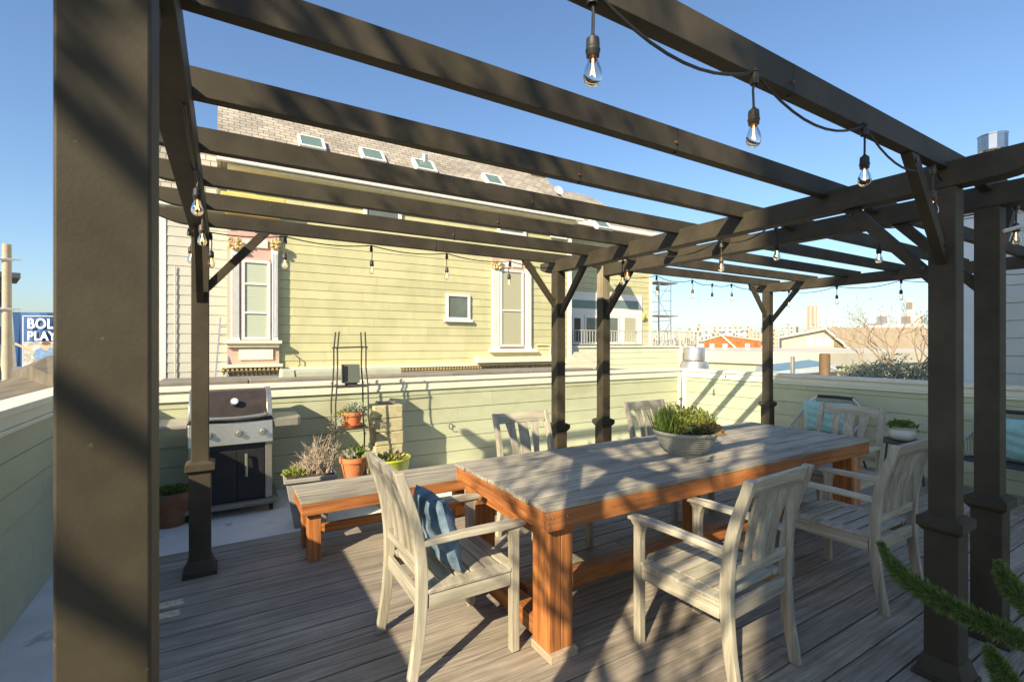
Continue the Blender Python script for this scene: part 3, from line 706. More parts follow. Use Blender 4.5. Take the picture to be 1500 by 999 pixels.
MB().box(-.19,-.135,.16,.19,.135,.168).build('shelf',IRON,s)

def pot(name,label,mat,x,y,z,rb,rt,h,group=None,rim=True,saucer=False,soil=.9,cat='flower pot'):
    r=thing(name,label,cat,(x,y,z+.0015),group=group)
    zz=.012 if saucer else 0
    pf=[(rb,zz)]
    if rim: pf+=[(rb+(rt-rb)*.74,zz+h*.76),(rt*1.0,zz+h*.765),(rt*1.03,zz+h),(rt*.93,zz+h),(rt*.88,zz+h*.75)]
    else: pf+=[(rb+(rt-rb)*.5,zz+h*.5),(rt*.98,zz+h*.95),(rt*1.03,zz+h*.97),(rt*1.03,zz+h),(rt*.95,zz+h),(rt*.9,zz+h*.8)]
    MB().lathe(pf,n=28).build('pot_body',mat,r,smooth=True,angle=40)
    MB().lathe([(.001,zz+h*soil-.01),(rt*.93,zz+h*soil-.012)],n=20,cap0=False).build('soil',SOIL,r)
    if saucer: MB().lathe([(rb*1.15,0),(rb*1.5,.03),(rb*1.44,.03),(rb*1.1,.01)],n=24).build('saucer',mat,r,smooth=True)
    return r
def bush(r,n,rad,z,fl,mat_,sz,name='foliage',cx=0,cy=0,spread=.6):
    m=MB()
    for i in range(n):
        p_=sph(rad,(cx,cy,z),fl); d=(p_-Vector((cx,cy,z-.04))).normalized()+Vector((random.uniform(-spread,spread),random.uniform(-spread,spread),random.uniform(-.2,.5)))
        m.leaf(p_,d,sz*random.uniform(.6,1.5),sz*.5)
    return m.build(name,mat_,r)
# middle shelf
p=pot('terracotta_pot','terracotta pot of pale succulents on the middle shelf of the iron stand',TERRA,sx+.02,sy-.02,.64,.075,.115,.15,saucer=True)
bush(p,260,.13,.14,.7,LF_PALE,.04,cx=.03); bush(p,120,.09,.13,.6,LF_YEL,.03,cx=-.08)
m=MB()
for i in range(110):
    a=random.uniform(0,6.28); q=Vector((-.17+.045*math.cos(a)+random.uniform(-.03,.03),-.06+.045*math.sin(a),.04+random.uniform(-.09,.12))); m.leaf(q,(math.cos(a),math.sin(a),.3),.035,.018)
for i in range(80):
    a=random.uniform(0,6.28); q=Vector((.17+.04*math.cos(a),-.03+.04*math.sin(a),.08+random.uniform(-.1,.1))); m.leaf(q,(math.cos(a),math.sin(a),.3),.035,.018)
m.tube([(-.09,-.03,.15),(-.15,-.06,.13),(-.17,-.06,.0)],.004,5); m.tube([(.09,-.03,.15),(.15,-.03,.14),(.17,-.03,.02)],.004,5)
m.build('trailing_foliage',LF_PALE,p)
p=pot('terracotta_pot','wide terracotta pot on the lowest shelf of the iron stand',TERRA,sx+.03,sy-.03,.108,.095,.145,.215)
bush(p,90,.10,.20,.7,LF_PALE,.05); bush(p,30,.05,.2,.9,LF_GREEN,.09,cx=.06)
# grey box speaker on the top shelf
m=thing('outdoor_speaker','dark grey box-shaped speaker on the top shelf of the iron stand','speaker',(sx+.005,sy+.0,1.0865),rz=R(-8))
MB().box(-.09,-.075,.03,.09,.075,.225).build('casing',M('speaker_casing',(.10,.115,.10),.6,.1,10),m,bevel=.006)
MB().box(-.055,-.05,.0,.07,.05,.0295).build('stand',M('speaker_foot',(.075,.08,.07),.6,.1,10),m,bevel=.004)
MB().box(-.075,-.079,.045,-.035,-.0755,.21).build('grille',BLACK,m)
# lime pot
p=pot('lime_pot','glossy lime green pot of dry grass on the patio behind the bench',LIME,1.42,4.75,-.06,.13,.205,.46,rim=False,soil=.94)
bush(p,420,.18,.42,.28,LF_YEL,.04); bush(p,160,.17,.42,.35,LEAF('dry_grass',(.35,.26,.13),(.55,.45,.22)),.05,name='dry_grass')
# stacked blocks: one column built of courses
st=thing('block_column','stack of six rough yellow-grey garden blocks standing against the green parapet','block stack',(1.60,5.50,-.06))
z=0
for i in range(6):
    w_=.165+random.uniform(-.006,.006); dx=random.uniform(-.012,.012)
    MB().box(-w_+dx,-.14,z+.002,w_+dx,.14,z+.148).build('block',BLOCK,st,bevel=.012); z+=.15
m=MB()
for i in range(40):
    a=random.uniform(0,6.28); m.tube([(random.uniform(-.1,.1),random.uniform(-.08,.08),.905),(.12*math.cos(a),.1*math.sin(a),.91+random.random()*.03)],.003,4)
m=m.build('dry_sprigs',TWIG); m.location=(1.60,5.50,-.06); tag(m,'handful of dry dark twigs lying on top of the block stack','twigs')
# rectangular planter with dead shrubs
p=thing('trough_planter','tapered grey trough with dry leafless twigs at the left end of the bench','planter',(.66,4.62,-.06),rz=R(-4))
m=MB(); m.frus(0,0,0,.42,.13,.12,.20,.17); m.build('trough',GREYPLASTIC,p,bevel=.006)
m=MB(); m.box(-.215,-.185,.405,.215,.185,.44); m.build('rim',GREYPLASTIC,p,bevel=.005)
MB().box(-.19,-.16,.4405,.19,.16,.447).build('soil',SOIL,p)
m=MB()
for i in range(95):
    x0_=random.uniform(-.12,.19); q=Vector((x0_,random.uniform(-.12,.12),.44)); hgt=.10+.26*math.exp(-((x0_-.09)/.09)**2)
    d=Vector((random.uniform(-.5,.5),random.uniform(-.5,.5),1)); pts=[q]
    for k in range(5):
        q=q+d.normalized()*hgt/5*random.uniform(.8,1.1); d+=Vector((random.uniform(-.5,.5),random.uniform(-.5,.5),random.uniform(-.2,.3))); pts.append(q)
    m.tube(pts,[.0035,.003,.0026,.0022,.002,.0015],4)
    for k in (2,3,4):
        e=pts[k]+Vector((random.uniform(-.05,.05),random.uniform(-.05,.05),random.uniform(.0,.05))); m.tube([pts[k],e],[.002,.001],4)
m.build('dry_twigs',TWIG,p)
bush(p,300,.10,.44,.6,LF_YEL,.03,cx=-.12,cy=-.05)
# old pot far left
p=pot('old_clay_pot','dark old clay pot with green ground cover, left of the grill',TERRAD,-.40,5.18,-.06,.11,.185,.30)
bush(p,500,.15,.28,.35,LF_GREEN,.025)

# ------------------------------------------------------------------ lounge chairs with rope backs
def make_lounge():
    r=thing('rope_lounge_chair','','lounge chair')
    W=.33
    def loop(z,yb_,n=24,rad=.12):
        pts=[]; 
        return pts
    # back frame: rounded arch leaning back  (chair faces +Y)
    top=.84
    arch=[(-W,.28,.42),(-W-.02,.10,.50),(-W-.02,-.12,.58),(-W+.01,-.24,.70),(-W+.06,-.29,.79),(-W+.13,-.31,top),(0,-.315,top+.005),(W-.13,-.31,top),(W-.06,-.29,.79),(W-.01,-.24,.70),(W+.02,-.12,.58),(W+.02,.10,.50),(W,.28,.42)]
    MB().tube([Vector(q) for q in arch],.012,8).build('frame',GALV,r,smooth=True)
    seat=[(-W,.28,.40),(-W+.02,-.20,.36),(-W+.10,-.26,.35),(W-.10,-.26,.35),(W-.02,-.20,.36),(W,.28,.40),(-W,.28,.40)]
    MB().tube([Vector(q) for q in seat],.012,8).build('seat_frame',BLACKM,r,smooth=True)
    m=MB(); n=34
    for i in range(n+1):
        f=i/n; x=-W+.12+(2*W-.24)*f
        m.tube([(x,-.313,top-.0),(x*1.0,-.27,.60),(x*1.05,-.255,.36)],.0035,5)
    for i in range(9):
        for sx_ in (-1,1):
            f=i/8; m.tube([(sx_*(W+.01),.20-.40*f,.44+.20*f),(sx_*(W-.01),.20-.38*f,.39-.03*f)],.0035,5)
    m.build('rope_weave',ROPE,r,smooth=True)
    MB().tube([(-.20,-.316,top+.004),(0,-.318,top+.008),(.20,-.316,top+.004)],.021,8).build('rope_wrap',ROPED,r,smooth=True)
    m=MB()
    for i in range(16): m.tube([(-W+.02,.26-.032*i,.395-.0025*i),(W-.02,.26-.032*i,.395-.0025*i)],.006,5)
    m.build('seat_weave',ROPED,r)
    for sx_ in (-1,1):
        MB().tube([(sx_*W,.28,.40),(sx_*(W+.02),.31,.0)],.012,8).build('leg',BLACKM,r,smooth=True)
        MB().tube([(sx_*(W-.06),-.24,.35),(sx_*W,-.33,.0)],.012,8).build('leg',BLACKM,r,smooth=True)
    m=MB(); pillow_=m
    return r
lg=make_lounge()
lg.location=(6.42,3.12,.001); lg.rotation_euler=(0,0,R(95)); tag(lg,'grey rope lounge chair behind the far end of the table','lounge chair','rope lounge chairs')
l2=copy_tree(lg); l2.location=(6.46,1.50,.001); l2.rotation_euler=(0,0,R(80)); tag(l2,'grey rope lounge chair at the right edge, behind the tall right posts','lounge chair','rope lounge chairs')
pillow('teal_cushion','teal cushion on the lounge chair behind the far end of the table',TEAL,(6.55,3.13,.60),(R(-12),0,R(95)),.58,.42,.16,'cushion','teal cushions')
pillow('teal_cushion','teal cushion on the lounge chair at the right edge of the picture',TEAL,(6.60,1.50,.60),(R(-12),0,R(80)),.60,.44,.17,'cushion','teal cushions')
# side table and white pot
s=thing('side_table','low dark round side table between the two rope lounge chairs','side table',(6.48,2.34,0))
MB().lathe([(.22,.435),(.225,.445),(.22,.46)],n=32,cap1=True).build('table_top',BLACKM,s,smooth=True)
for k in range(3):
    a=k*2.094+.4; MB().tube([(.16*math.cos(a),.16*math.sin(a),.434),(.2*math.cos(a),.2*math.sin(a),.001)],.011,8).build('leg',BLACKM,s,smooth=True)
p=thing('white_pot','small white bulbous pot of green sprigs on the side table','flower pot',(6.48,2.34,.462))
MB().lathe([(.08,0),(.115,.03),(.125,.07),(.115,.105),(.10,.12),(.115,.14),(.118,.15),(.105,.148),(.1,.12)],n=28).build('pot_body',CERAM,p,smooth=True,angle=50)
bush(p,200,.12,.14,.55,LF_GREEN,.045,spread=.9)
m=MB()
for k in range(5):
    a=random.uniform(0,6.28); m.tube([(0,0,.14),(.14*math.cos(a),.14*math.sin(a),.18),(.2*math.cos(a),.2*math.sin(a),.08)],.003,4)
m.build('sprig',LF_GREEN,p)

# ------------------------------------------------------------------ foxtail fern in the right foreground
f=thing('foxtail_fern','bright green foxtail fern reaching in from the lower right corner','fern',(1.98,.10,.0))
o=Vector((1.98,.10,0))
MB().lathe([(.13,.001),(.19,.42),(.205,.43),(.205,.47),(.185,.47),(.17,.40)],n=28).build('pot_body',M('fern_pot',(.22,.20,.18),.7,.2,8),f,smooth=True,angle=40)
MB().lathe([(.001,.44),(.18,.438)],n=20,cap0=False).build('soil',SOIL,f)
def bez(P,n=30):
    out=[]; m_=len(P)-1
    for i in range(n+1):
        t=i/n; out.append(sum((Vector(P[k])*math.comb(m_,k)*t**k*(1-t)**(m_-k) for k in range(m_+1)),Vector()))
    return out
def frond(path,r0,nn,seed):
    random.seed(seed); m=MB(); L=len(path)
    m.tube(path,.004,5)
    for i in range(nn):
        t=random.random(); q=t*(L-1); k=min(int(q),L-2); p_=path[k].lerp(path[k+1],q-k); tg=(path[k+1]-path[k]).normalized()
        u=tg.orthogonal().normalized(); v=tg.cross(u); a=random.uniform(0,6.28)
        rad=r0*(1 if t<.8 else max(.3,1-(t-.8)/.2*.65))
        d=(u*math.cos(a)+v*math.sin(a))+tg*random.uniform(.3,.9)
        # whorls of needles: start part-way out for density
        s_=random.random()**.5*rad*.5
        m.leaf(p_+d.normalized()*s_,d+Vector((random.uniform(-.4,.4),)*3),rad*random.uniform(.45,.75),.0024)
    return m.build('frond',LF_FERN,f)
A=lambda px,py,d: at(px,py,d=d)-o
frond(bez([Vector((0,0,.45)),Vector((-.1,.1,.75)),A(1590,985,1.02),A(1500,935,1.06),A(1415,905,1.12),A(1345,868,1.18),A(1312,850,1.24),A(1290,795,1.30)],44),.033,8000,1)
frond(bez([Vector((0,0,.45)),A(1600,960,1.1),A(1540,930,1.1),A(1500,890,1.12),A(1478,865,1.15),A(1462,822,1.18)],30),.032,4200,2)
frond(bez([Vector((0,0,.45)),A(1560,1080,.98),A(1500,1040,.95),A(1470,1000,.98),A(1448,946,1.0)],30),.030,3600,3)
frond(bez([Vector((0,0,.45)),Vector((.1,-.05,.8)),Vector((.3,-.1,.95)),Vector((.45,.0,.8))],20),.032,2500,4)
frond(bez([Vector((0,0,.45)),Vector((.0,-.2,.8)),Vector((.1,-.4,.9)),Vector((.1,-.5,.7))],20),.032,2500,5)
random.seed(11)

# ------------------------------------------------------------------ yellow-green house
HY0=12.0
h=thing('neighbour_house','large Victorian house with yellow-green board siding and grey shingle roof','house',(0,0,0))
def P(px,py,Y=HY0): return at(px,py,Y=Y)
xr=P(833,400).x; xl=P(333,400).x
zbase=P(500,541).z; zeave=P(500,273).z
lap(MB(),(xl,HY0),(xr,HY0),zbase+.02,zeave,.205,(0,-1),.016,3.2).build('siding_wall',HOUSEW,h)
MB().box(xl,HY0+.013,-9,xr,HY0+9,zeave-.02).build('wall_core',HOUSEW,h)
MB().box(xr-.06,HY0-.03,-1,xr+.10,HY0-.017,zeave).box(xr+.001,HY0-.0165,-1,xr+.1,HY0+.2,zeave).build('corner_board',WHITE,h)
# belt course with dentils
zb0=P(500,549).z
MB().box(xl-.1,HY0-.06,zb0-.5,xr,HY0-.018,zb0+.02).build('pink_base_band',PINK,h)
m=MB(); m.box(xl-.1,HY0-.14,zbase,xr,HY0-.02,zbase+.05); m.box(xl-.1,HY0-.10,zbase+.051,xr,HY0-.02,zbase+.08); m.build('belt_course',CREAMTRIM,h,bevel=.01)
m=MB(); x=xl-.08
while x<xr-.05: m.box(x,HY0-.12,zbase-.065,x+.045,HY0-.062,zbase-.004); x+=.085
m.build('dentil_row',GOLD,h)
# roof
slope=1.0; tt=4.2
def roof_z(Y): return zeave+.10+(Y-HY0+.35)*slope
xrl=P(318,200).x
# ridge chosen so that the skyline passes behind the third rafter
Yr=HY0+2.7
m=MB(); y0_=HY0-.35; xR=P(833,300).x+.2
xh=at(766,238,Y=Yr).x
A_=[(xrl,y0_,roof_z(y0_)),(xR+.05,y0_,roof_z(y0_)),(xh,Yr,roof_z(Yr)),(xrl,Yr,roof_z(Yr))]
xhe=at(830,300,Y=HY0+.9).x
m.add([(xrl,y0_,roof_z(y0_)),(xR+.05,y0_,roof_z(y0_)),(xh,Yr,roof_z(Yr)),(xrl,Yr,roof_z(Yr)),
       (xrl,Yr+5,roof_z(y0_)),(xR+.05,Yr+5,roof_z(y0_))],
      [(0,1,2,3),(3,2,5,4),(1,5,2),(0,3,4),(0,4,5,1)])
m.build('roof',SHING,h)
MB().box(xrl,y0_-.10,roof_z(y0_)-.10,xR+.05,y0_-.003,roof_z(y0_)+.01).build('gutter',WHITE,h,bevel=.01)
MB().box(xl,y0_,roof_z(y0_)-.16,xr+.1,HY0-.02,roof_z(y0_)-.11).build('soffit',CREAMTRIM,h)
def on_roof(px,py):
    # intersect pixel ray with roof plane z=roof_z(Y)
    u=(px-750)/CF; v=(HY-py)/CF; dy=FY+u*RY; dx=FX+u*RX
    d=(zeave+.10+(-HY0+.35)*slope-CAMZ)/(v-dy*slope); return Vector((d*dx,d*dy,CAMZ+v*d))
def skylight(cx_,cy_):
    q=on_roof(cx_,cy_); r_=MB(); w_,l_=.30,.30
    n=Vector((0,-slope,1)).normalized(); e=Vector((0,1,slope)).normalized(); X=Vector((1,0,0))
    def sl(m,a,b,l0,l1,h0,h1):
        vs=[q+X*x_+e*y_+n*z_ for z_ in (h0,h1) for (x_,y_) in ((a,l0),(b,l0),(b,l1),(a,l1))]
        m.add(vs,[(0,3,2,1),(4,5,6,7),(0,1,5,4),(1,2,6,5),(2,3,7,6),(3,0,4,7)])
    m=MB()
    for a,b,c,d_ in ((-w_,w_,-l_,-l_+.06),(-w_,w_,l_-.06,l_),(-w_,-w_+.06,-l_+.061,l_-.061),(w_-.06,w_,-l_+.061,l_-.061)): sl(m,a,b,c,d_,-.02,.12)
    fr_=m.build('skylight',WHITE,h)
    m=MB(); sl(m,-w_+.061,w_-.061,-l_+.061,l_-.061,-.02,.10); m.build('pane',GLASSBLUE,fr_)
for px,py in ((456,214),(545,232),(621,247),(722,268),(879,331)): skylight(px,py)
q=on_roof(622,242); MB().tube([q-Vector((0,0,.2)),q+Vector((0,0,.28))],.09,16).build('vent_pipe',GALV,h,smooth=True)
q=on_roof(783,252); MB().box(q.x-.3,q.y-.25,q.z-.4,q.x+.25,q.y+.35,q.z+.30).box(q.x-.35,q.y-.3,q.z+.301,q.x+.3,q.y+.4,q.z+.38).build('chimney',STUCCO,h)
q=at(818,288,Y=Yr+.5); 
m=MB(); m.lathe([(.0,.0),(.09,.02),(.16,.06),(.155,.07),(.08,.025),(.0,.012)],n=20); m.xf(Matrix.Translation(on_roof(808,284)+Vector((.25,0,.12)))@Matrix.Rotation(R(70),4,'X')); m.build('satellite_dish',WHITE,h,smooth=True)
# windows
def window(px0,px1,py0,py1,Y,rails=(.5,),blind=BLINDM,fw=.06,name='window',mat_=WHITE):
    a=at(px0,py1,Y=Y); b_=at(px1,py0,Y=Y)
    x0_,x1_,z0_,z1_=a.x,b_.x,a.z,b_.z
    # keep horizontals level: use centre px for heights
    c=(px0+px1)/2; z0_=at(c,py1,Y=Y).z; z1_=at(c,py0,Y=Y).z
    m=MB(); m.box(x0_,Y-.05,z0_,x0_+fw,Y-.002,z1_); m.box(x1_-fw,Y-.05,z0_,x1_,Y-.002,z1_); m.box(x0_+fw,Y-.05,z0_,x1_-fw,Y-.002,z0_+fw); m.box(x0_+fw,Y-.05,z1_-fw,x1_-fw,Y-.002,z1_)
    for q_ in rails:
        zz=z0_+(z1_-z0_)*q_; m.box(x0_+fw,Y-.047,zz-.02,x1_-fw,Y-.004,zz+.02)
    f_=m.build(name,mat_,h,bevel=.005)
    MB().box(x0_+fw,Y-.022,z0_+fw,x1_-fw,Y-.0185,z1_-fw).build('pane',blind,f_)
    return f_,(x0_,x1_,z0_,z1_)
def pilaster(px0,px1,py0,py1,Y):
    c=(px0+px1)/2; a=at(px0,py1,Y=Y).x; b_=at(px1,py0,Y=Y).x; z0_=at(c,py1,Y=Y).z; z1_=at(c,py0,Y=Y).z
    m=MB(); m.box(a,Y-.07,z0_,b_,Y-.003,z1_)
    n=4; w_=(b_-a)/(2*n+1)
    for i in range(n): m.box(a+w_*(2*i+1),Y-.082,z0_+.12,a+w_*(2*i+2),Y-.0705,z1_-.1)
    pl=m.build('pilaster',WHITE,h,bevel=.004)
    m=MB()
    for i in range(26):
        q_=Vector((random.uniform(a-.04,b_+.04),Y-.09+random.uniform(-.03,.02),z1_+random.uniform(0,.22)))
        m.lathe([(.0,-.035),(.03,-.02),(.035,0),(.03,.02),(.0,.035)],tuple(q_),7,cap0=False)
    m.build('capital_ornament',GOLD,pl,smooth=True)
def panel(px0,px1,py0,py1,Y,mat_,nm,t=.03,fr=None):
    c=(px0+px1)/2; a=at(px0,py1,Y=Y).x; b_=at(px1,py0,Y=Y).x; z0_=at(c,py1,Y=Y).z; z1_=at(c,py0,Y=Y).z
    o_=MB().box(a,Y-t,z0_,b_,Y-.001,z1_).build(nm,mat_,h,bevel=.004)
    if fr: MB().box(a+.05,Y-t-.004,z0_+.04,b_-.05,Y-t-.0005,z1_-.04).build('inset',fr,o_)
    return o_
# bay with the left window
BYp=HY0-.09
xa_,xb_=P(333,400,BYp).x,P(408,400,BYp).x
zt_=P(370,296,BYp).z
MB().box(xa_,BYp,zbase-.6,xb_,HY0-.019,zt_).build('bay',PINK,h)
MB().box(xb_+.001,BYp,zbase-.6,xb_+.012,HY0-.02,zt_).build('bay_side',HOUSEW,h)
panel(355,395,378,497,BYp-.003,PINK,'window_surround',.02)
window(354,396,382,498,BYp-.025,(.34,.70),BLINDM)
pilaster(338,351,366,502,BYp-.002); pilaster(398,407,366,502,BYp-.002)
panel(356,373,352,364,BYp-.002,CREAMTRIM,'panel',.035,WHITE); panel(376,392,352,364,BYp-.002,CREAMTRIM,'panel',.035,WHITE)
m=MB(); a=P(334,502,BYp); c_=P(409,502,BYp).x; m.box(a.x-.08,BYp-.14,a.z-.02,c_+.05,BYp-.001,a.z+.05); m.box(a.x-.03,BYp-.08,a.z-.10,c_,BYp-.001,a.z-.021); m.build('window_sill',CREAMTRIM,h,bevel=.01)
panel(350,400,511,527,BYp-.002,CREAMTRIM,'panel',.03,WHITE)
m=MB(); z_=P(370,538,BYp).z; m.box(xa_-.12,BYp-.16,z_,xb_+.08,BYp-.001,z_+.07); m.build('bay_belt',CREAMTRIM,h,bevel=.01)
m=MB(); x=xa_-.1
while x<xb_+.05: m.box(x,BYp-.13,z_-.06,x+.045,BYp-.002,z_-.003); x+=.085
m.build('bay_dentil_row',GOLD,h)
m=MB(); z_=P(370,318,BYp).z
m.box(xa_-.12,BYp-.22,z_+.28,xb_+.12,BYp+.05,z_+.42); m.box(xa_-.08,BYp-.15,z_+.14,xb_+.08,BYp+.05,z_+.279); m.box(xa_-.04,BYp-.08,z_+.0,xb_+.04,BYp+.05,z_+.139)
m.build('bay_cornice',M('yellow_cornice',(.58,.46,.12),.6,.12,6),h,bevel=.02)
m=MB()
for i in range(60):
    q_=(random.uniform(xa_,xb_),BYp-.03,P(370,random.uniform(322,338),BYp).z); m.lathe([(.0,-.03),(.03,0),(.0,.03)],q_,6,cap0=False)
m.build('frieze_ornament',GOLD,h)
# small square window
window(653,688,431,469,HY0-.018,(),GLASSWIN,.07)
panel(650,691,468,472,HY0-.018,WHITE,'window_sill',.09)
# right window
panel(720,778,380,512,HY0-.017,PINK,'window_surround',.02)
window(732,766,396,508,HY0-.04,(.47,),BLINDB)
pilaster(720,731,395,512,HY0-.019); pilaster(768,777,395,512,HY0-.019)
panel(733,747,382,392,HY0-.035,CREAMTRIM,'panel',.03,WHITE); panel(750,764,382,392,HY0-.035,CREAMTRIM,'panel',.03,WHITE)
panel(716,784,511,516,HY0-.018,WHITE,'window_sill',.14)
# upper windows half seen between the rafters
window(532,588,296,330,HY0-.018,(),GLASSWIN,.09); window(728,770,305,345,HY0-.018,(),GLASSWIN,.09); window(806,830,312,350,HY0-.018,(),GLASSWIN,.07)
panel(694,807,522,530,HY0-.019,CREAMTRIM,'canopy_course',.25)
# grey wing at left
gy=HY0+.35; xg0=P(243,400,gy).x
lap(MB(),(xg0,gy),(xl-.001,gy),-.5,P(290,300,gy).z,.205,(0,-1),.016).build('grey_side_wall',HOUSEG,h)
MB().box(xg0-.001,gy+.013,-9,xl,gy+6,P(290,300,gy).z).build('wall_core',HOUSEG,h)
MB().box(xg0-.14,gy-.03,-.6,xg0,gy+.1,P(250,300,gy).z).build('corner_board',WHITE,h)
z0_=P(290,300,gy).z
MB().box(xg0-.9,gy-.05,z0_+.001,xrl-.001,gy+.3,P(290,212,gy).z).build('pale_shingle_wall',SHINGW,h)
MB().box(xg0-1.0,gy-.2,z0_-.12,xl-.02,gy-.0505,z0_+.03).build('white_cornice',WHITE,h)
MB().box(xg0-.9,gy+.05,-9,xg0-.145,gy+5,z0_-.0).build('front_wall',HOUSEG,h)
window(222,242,415,505,gy+.045,(.5,),GLASSWIN,.12); window(222,242,330,400,gy+.045,(.5,),GLASSWIN,.12)
# right wing with sliding doors
WY=13.2; xw0,xw1=xr+.101,P(952,400,WY).x
lap(MB(),(xw0,WY),(xw1,WY),P(900,512,WY).z-.3,P(945,344,WY).z,.205,(0,-1),.016).build('wing_wall',HOUSEW,h)
MB().box(xw0,WY+.013,-9,xw1,WY+6,P(945,345,WY).z).build('wall_core',HOUSEW,h)
MB().box(xw1-.06,WY-.035,.5,xw1+.09,WY-.018,P(950,345,WY).z).box(xw1+.001,WY-.0175,.5,xw1+.09,WY+.15,P(950,345,WY).z).build('corner_board',WHITE,h)
z_=P(945,342,WY).z
MB().add([(xw0-.5,WY-.4,z_-.1),(xw1+.25,WY-.4,z_-.1),(xw1+.25,WY+4,z_+2.6),(xw0-.5,WY+4,z_+2.6),(xw1+.25,WY+7,z_-.1),(xw0-.5,WY+7,z_-.1)],[(0,1,2,3),(3,2,4,5),(1,4,2),(0,3,5),(0,5,4,1)]).build('wing_roof',SHING,h)
MB().box(xw0-.5,WY-.5,z_-.22,xw1+.25,WY-.403,z_-.08).build('gutter',WHITE,h,bevel=.01)
panel(836,940,430,505,WY-.017,WHITE,'door_casing',.03)
for a_,b_ in ((838,880),(884,935)): panel(a_,b_,440,452,WY-.048,GLASSBLUE,'transom_pane',.006)
fm=MB()
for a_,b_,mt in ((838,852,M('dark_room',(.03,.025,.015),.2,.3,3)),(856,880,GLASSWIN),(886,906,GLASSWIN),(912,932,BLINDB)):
    q_=panel(a_,b_,462,505,WY-.05,WHITE,'sliding_door',.03)
    xx0,xx1=P(a_,500,WY-.05).x,P(b_,500,WY-.05).x; c_=(a_+b_)/2
    MB().box(xx0+.07,WY-.084,P(c_,504,WY-.05).z+.08,xx1-.07,WY-.0805,P(c_,463,WY-.05).z-.07).build('pane',mt,q_)
q_=P(943,463,WY-.1); m=MB(); m.lathe([(.02,-.12),(.07,-.06),(.09,.06),(.05,.1),(.0,.13)],tuple(q_),10); m.box(q_.x-.04,q_.y+.02,q_.z-.16,q_.x+.04,WY-.018,q_.z-.08); m.build('wall_lamp',GOLD,h,smooth=True)

# terrace wall and railing
TYY=12.3; xt1=P(995,500,TYY).x
t_=thing('terrace_wall','pale green low boarded wall carrying the terrace railing, right of the house','wall',(0,0,0))
zt2=P(920,509,TYY).z
lap(MB(),(xr+.11,TYY),(xt1,TYY),-.2,zt2,.205,(0,-1),.014).build('siding',M('terrace_siding',(.56,.58,.40),.7,.06,2),t_)
MB().box(xr+.11,TYY+.013,-9,xt1,TYY+.85,zt2-.01).build('wall_core',SAGE,t_)
MB().box(xr+.1,TYY-.05,zt2+.001,xt1+.1,TYY+.85,zt2+.06).build('coping',CREAM,t_)
MB().box(xt1-.02,TYY-.04,-.2,xt1+.14,TYY-.016,zt2-.02).build('corner_board',WHITE,t_)
rl=thing('terrace_railing','thin metal balcony railing in front of the white sliding doors','railing',(0,0,0))
zr0,zr1=zt2+.10,P(900,484,TYY).z; xr1=P(1026,500,TYY).x
m=MB(); m.box(xr+.12,TYY+.02,zr1-.03,xr1,TYY+.06,zr1); m.box(xr+.12,TYY+.02,zr0,xr1,TYY+.06,zr0+.03); m.build('rail',M('railing_paint',(.42,.41,.36),.5,.1,10),rl)
m=MB(); x=xr+.18
while x<xr1: m.box(x,TYY+.032,zr0+.031,x+.018,TYY+.048,zr1-.031); x+=.12
o_=m.build('baluster_row',bpy.data.materials['railing_paint'],rl)
x=xr+.12
while x<xr1+.1: MB().box(x-.02,TYY+.0615,zt2+.061,x+.02,TYY+.10,zr1).build('post',bpy.data.materials['railing_paint'],rl); x+=1.6
# leaning panels on the neighbour roof
for k,(px_,py_) in enumerate(((852,527),(868,530))):
    pass
q_=at(846,536,Y=10.5)
m=MB(); m.bar((q_.x-.1,10.3,.85),(q_.x+.75,10.9,1.28),.9,.03); o_=m.build('roof_hatch',M('hatch_sheet',(.34,.34,.26),.6,.2,6)); tag(o_,'tilted weathered hatch sheet on the low roof right of the tall window','roof hatch')

# scaffold
q_=at(965,500,d=30)
sc_=thing('scaffold_tower','thin metal scaffold tower with plank decks beyond the terrace railing','scaffold',(q_.x,q_.y,-9))
IRON2=M('scaffold_steel',(.13,.16,.19),.5,.2,10)
zt_=at(965,414,d=30).z+9; hwx=.52
for ax in (-1,1):
    for ay in (-1,1): MB().tube([(ax*hwx,ay*.5,0),(ax*hwx,ay*.5,zt_)],.03,6).build('pole',IRON2,sc_)
for z_ in (at(965,415,d=30).z+9,at(965,463,d=30).z+9): MB().box(-hwx-.35,-.55,z_-.03,hwx+.6,.55,z_+.03).build('plank',M('scaffold_plank',(.22,.2,.15),.9,.2,5),sc_)
z_=7.0; k=0
while z_<zt_-.3:
    for ay in (-.5,.5): MB().tube([(-hwx,ay,z_),(hwx,ay,z_)],.018,5).build('rung',IRON2,sc_)
    if k%2==0: MB().tube([(-hwx*(1 if k%4 else -1),-.5,z_),(hwx*(1 if k%4 else -1),-.5,z_+1.2)],.018,5).build('cross_brace',IRON2,sc_)
    z_+=.62; k+=1
# ladder leaning on the grey wall
q0=at(321,556,Y=11.6); q1=at(330,466,Y=12.2)
l=thing('ladder','slim aluminium ladder leaning on the grey wall left of the pink bay','ladder',(q0.x,q0.y,q0.z-.6))
d0=Vector((0,0,0)); d1=q1-(q0-Vector((0,0,.6)))
for s_ in (-.11,.11): MB().bar(d0+Vector((s_,0,0)),d1+Vector((s_*.8,0,0)),.03,.06,(0,1,0)).build('rail',GALV,l)
for i in range(1,10): c_=d0.lerp(d1,i/10); MB().tube([c_+Vector((-.1,0,0)),c_+Vector((.1,0,0))],.014,6).build('rung',GALV,l)

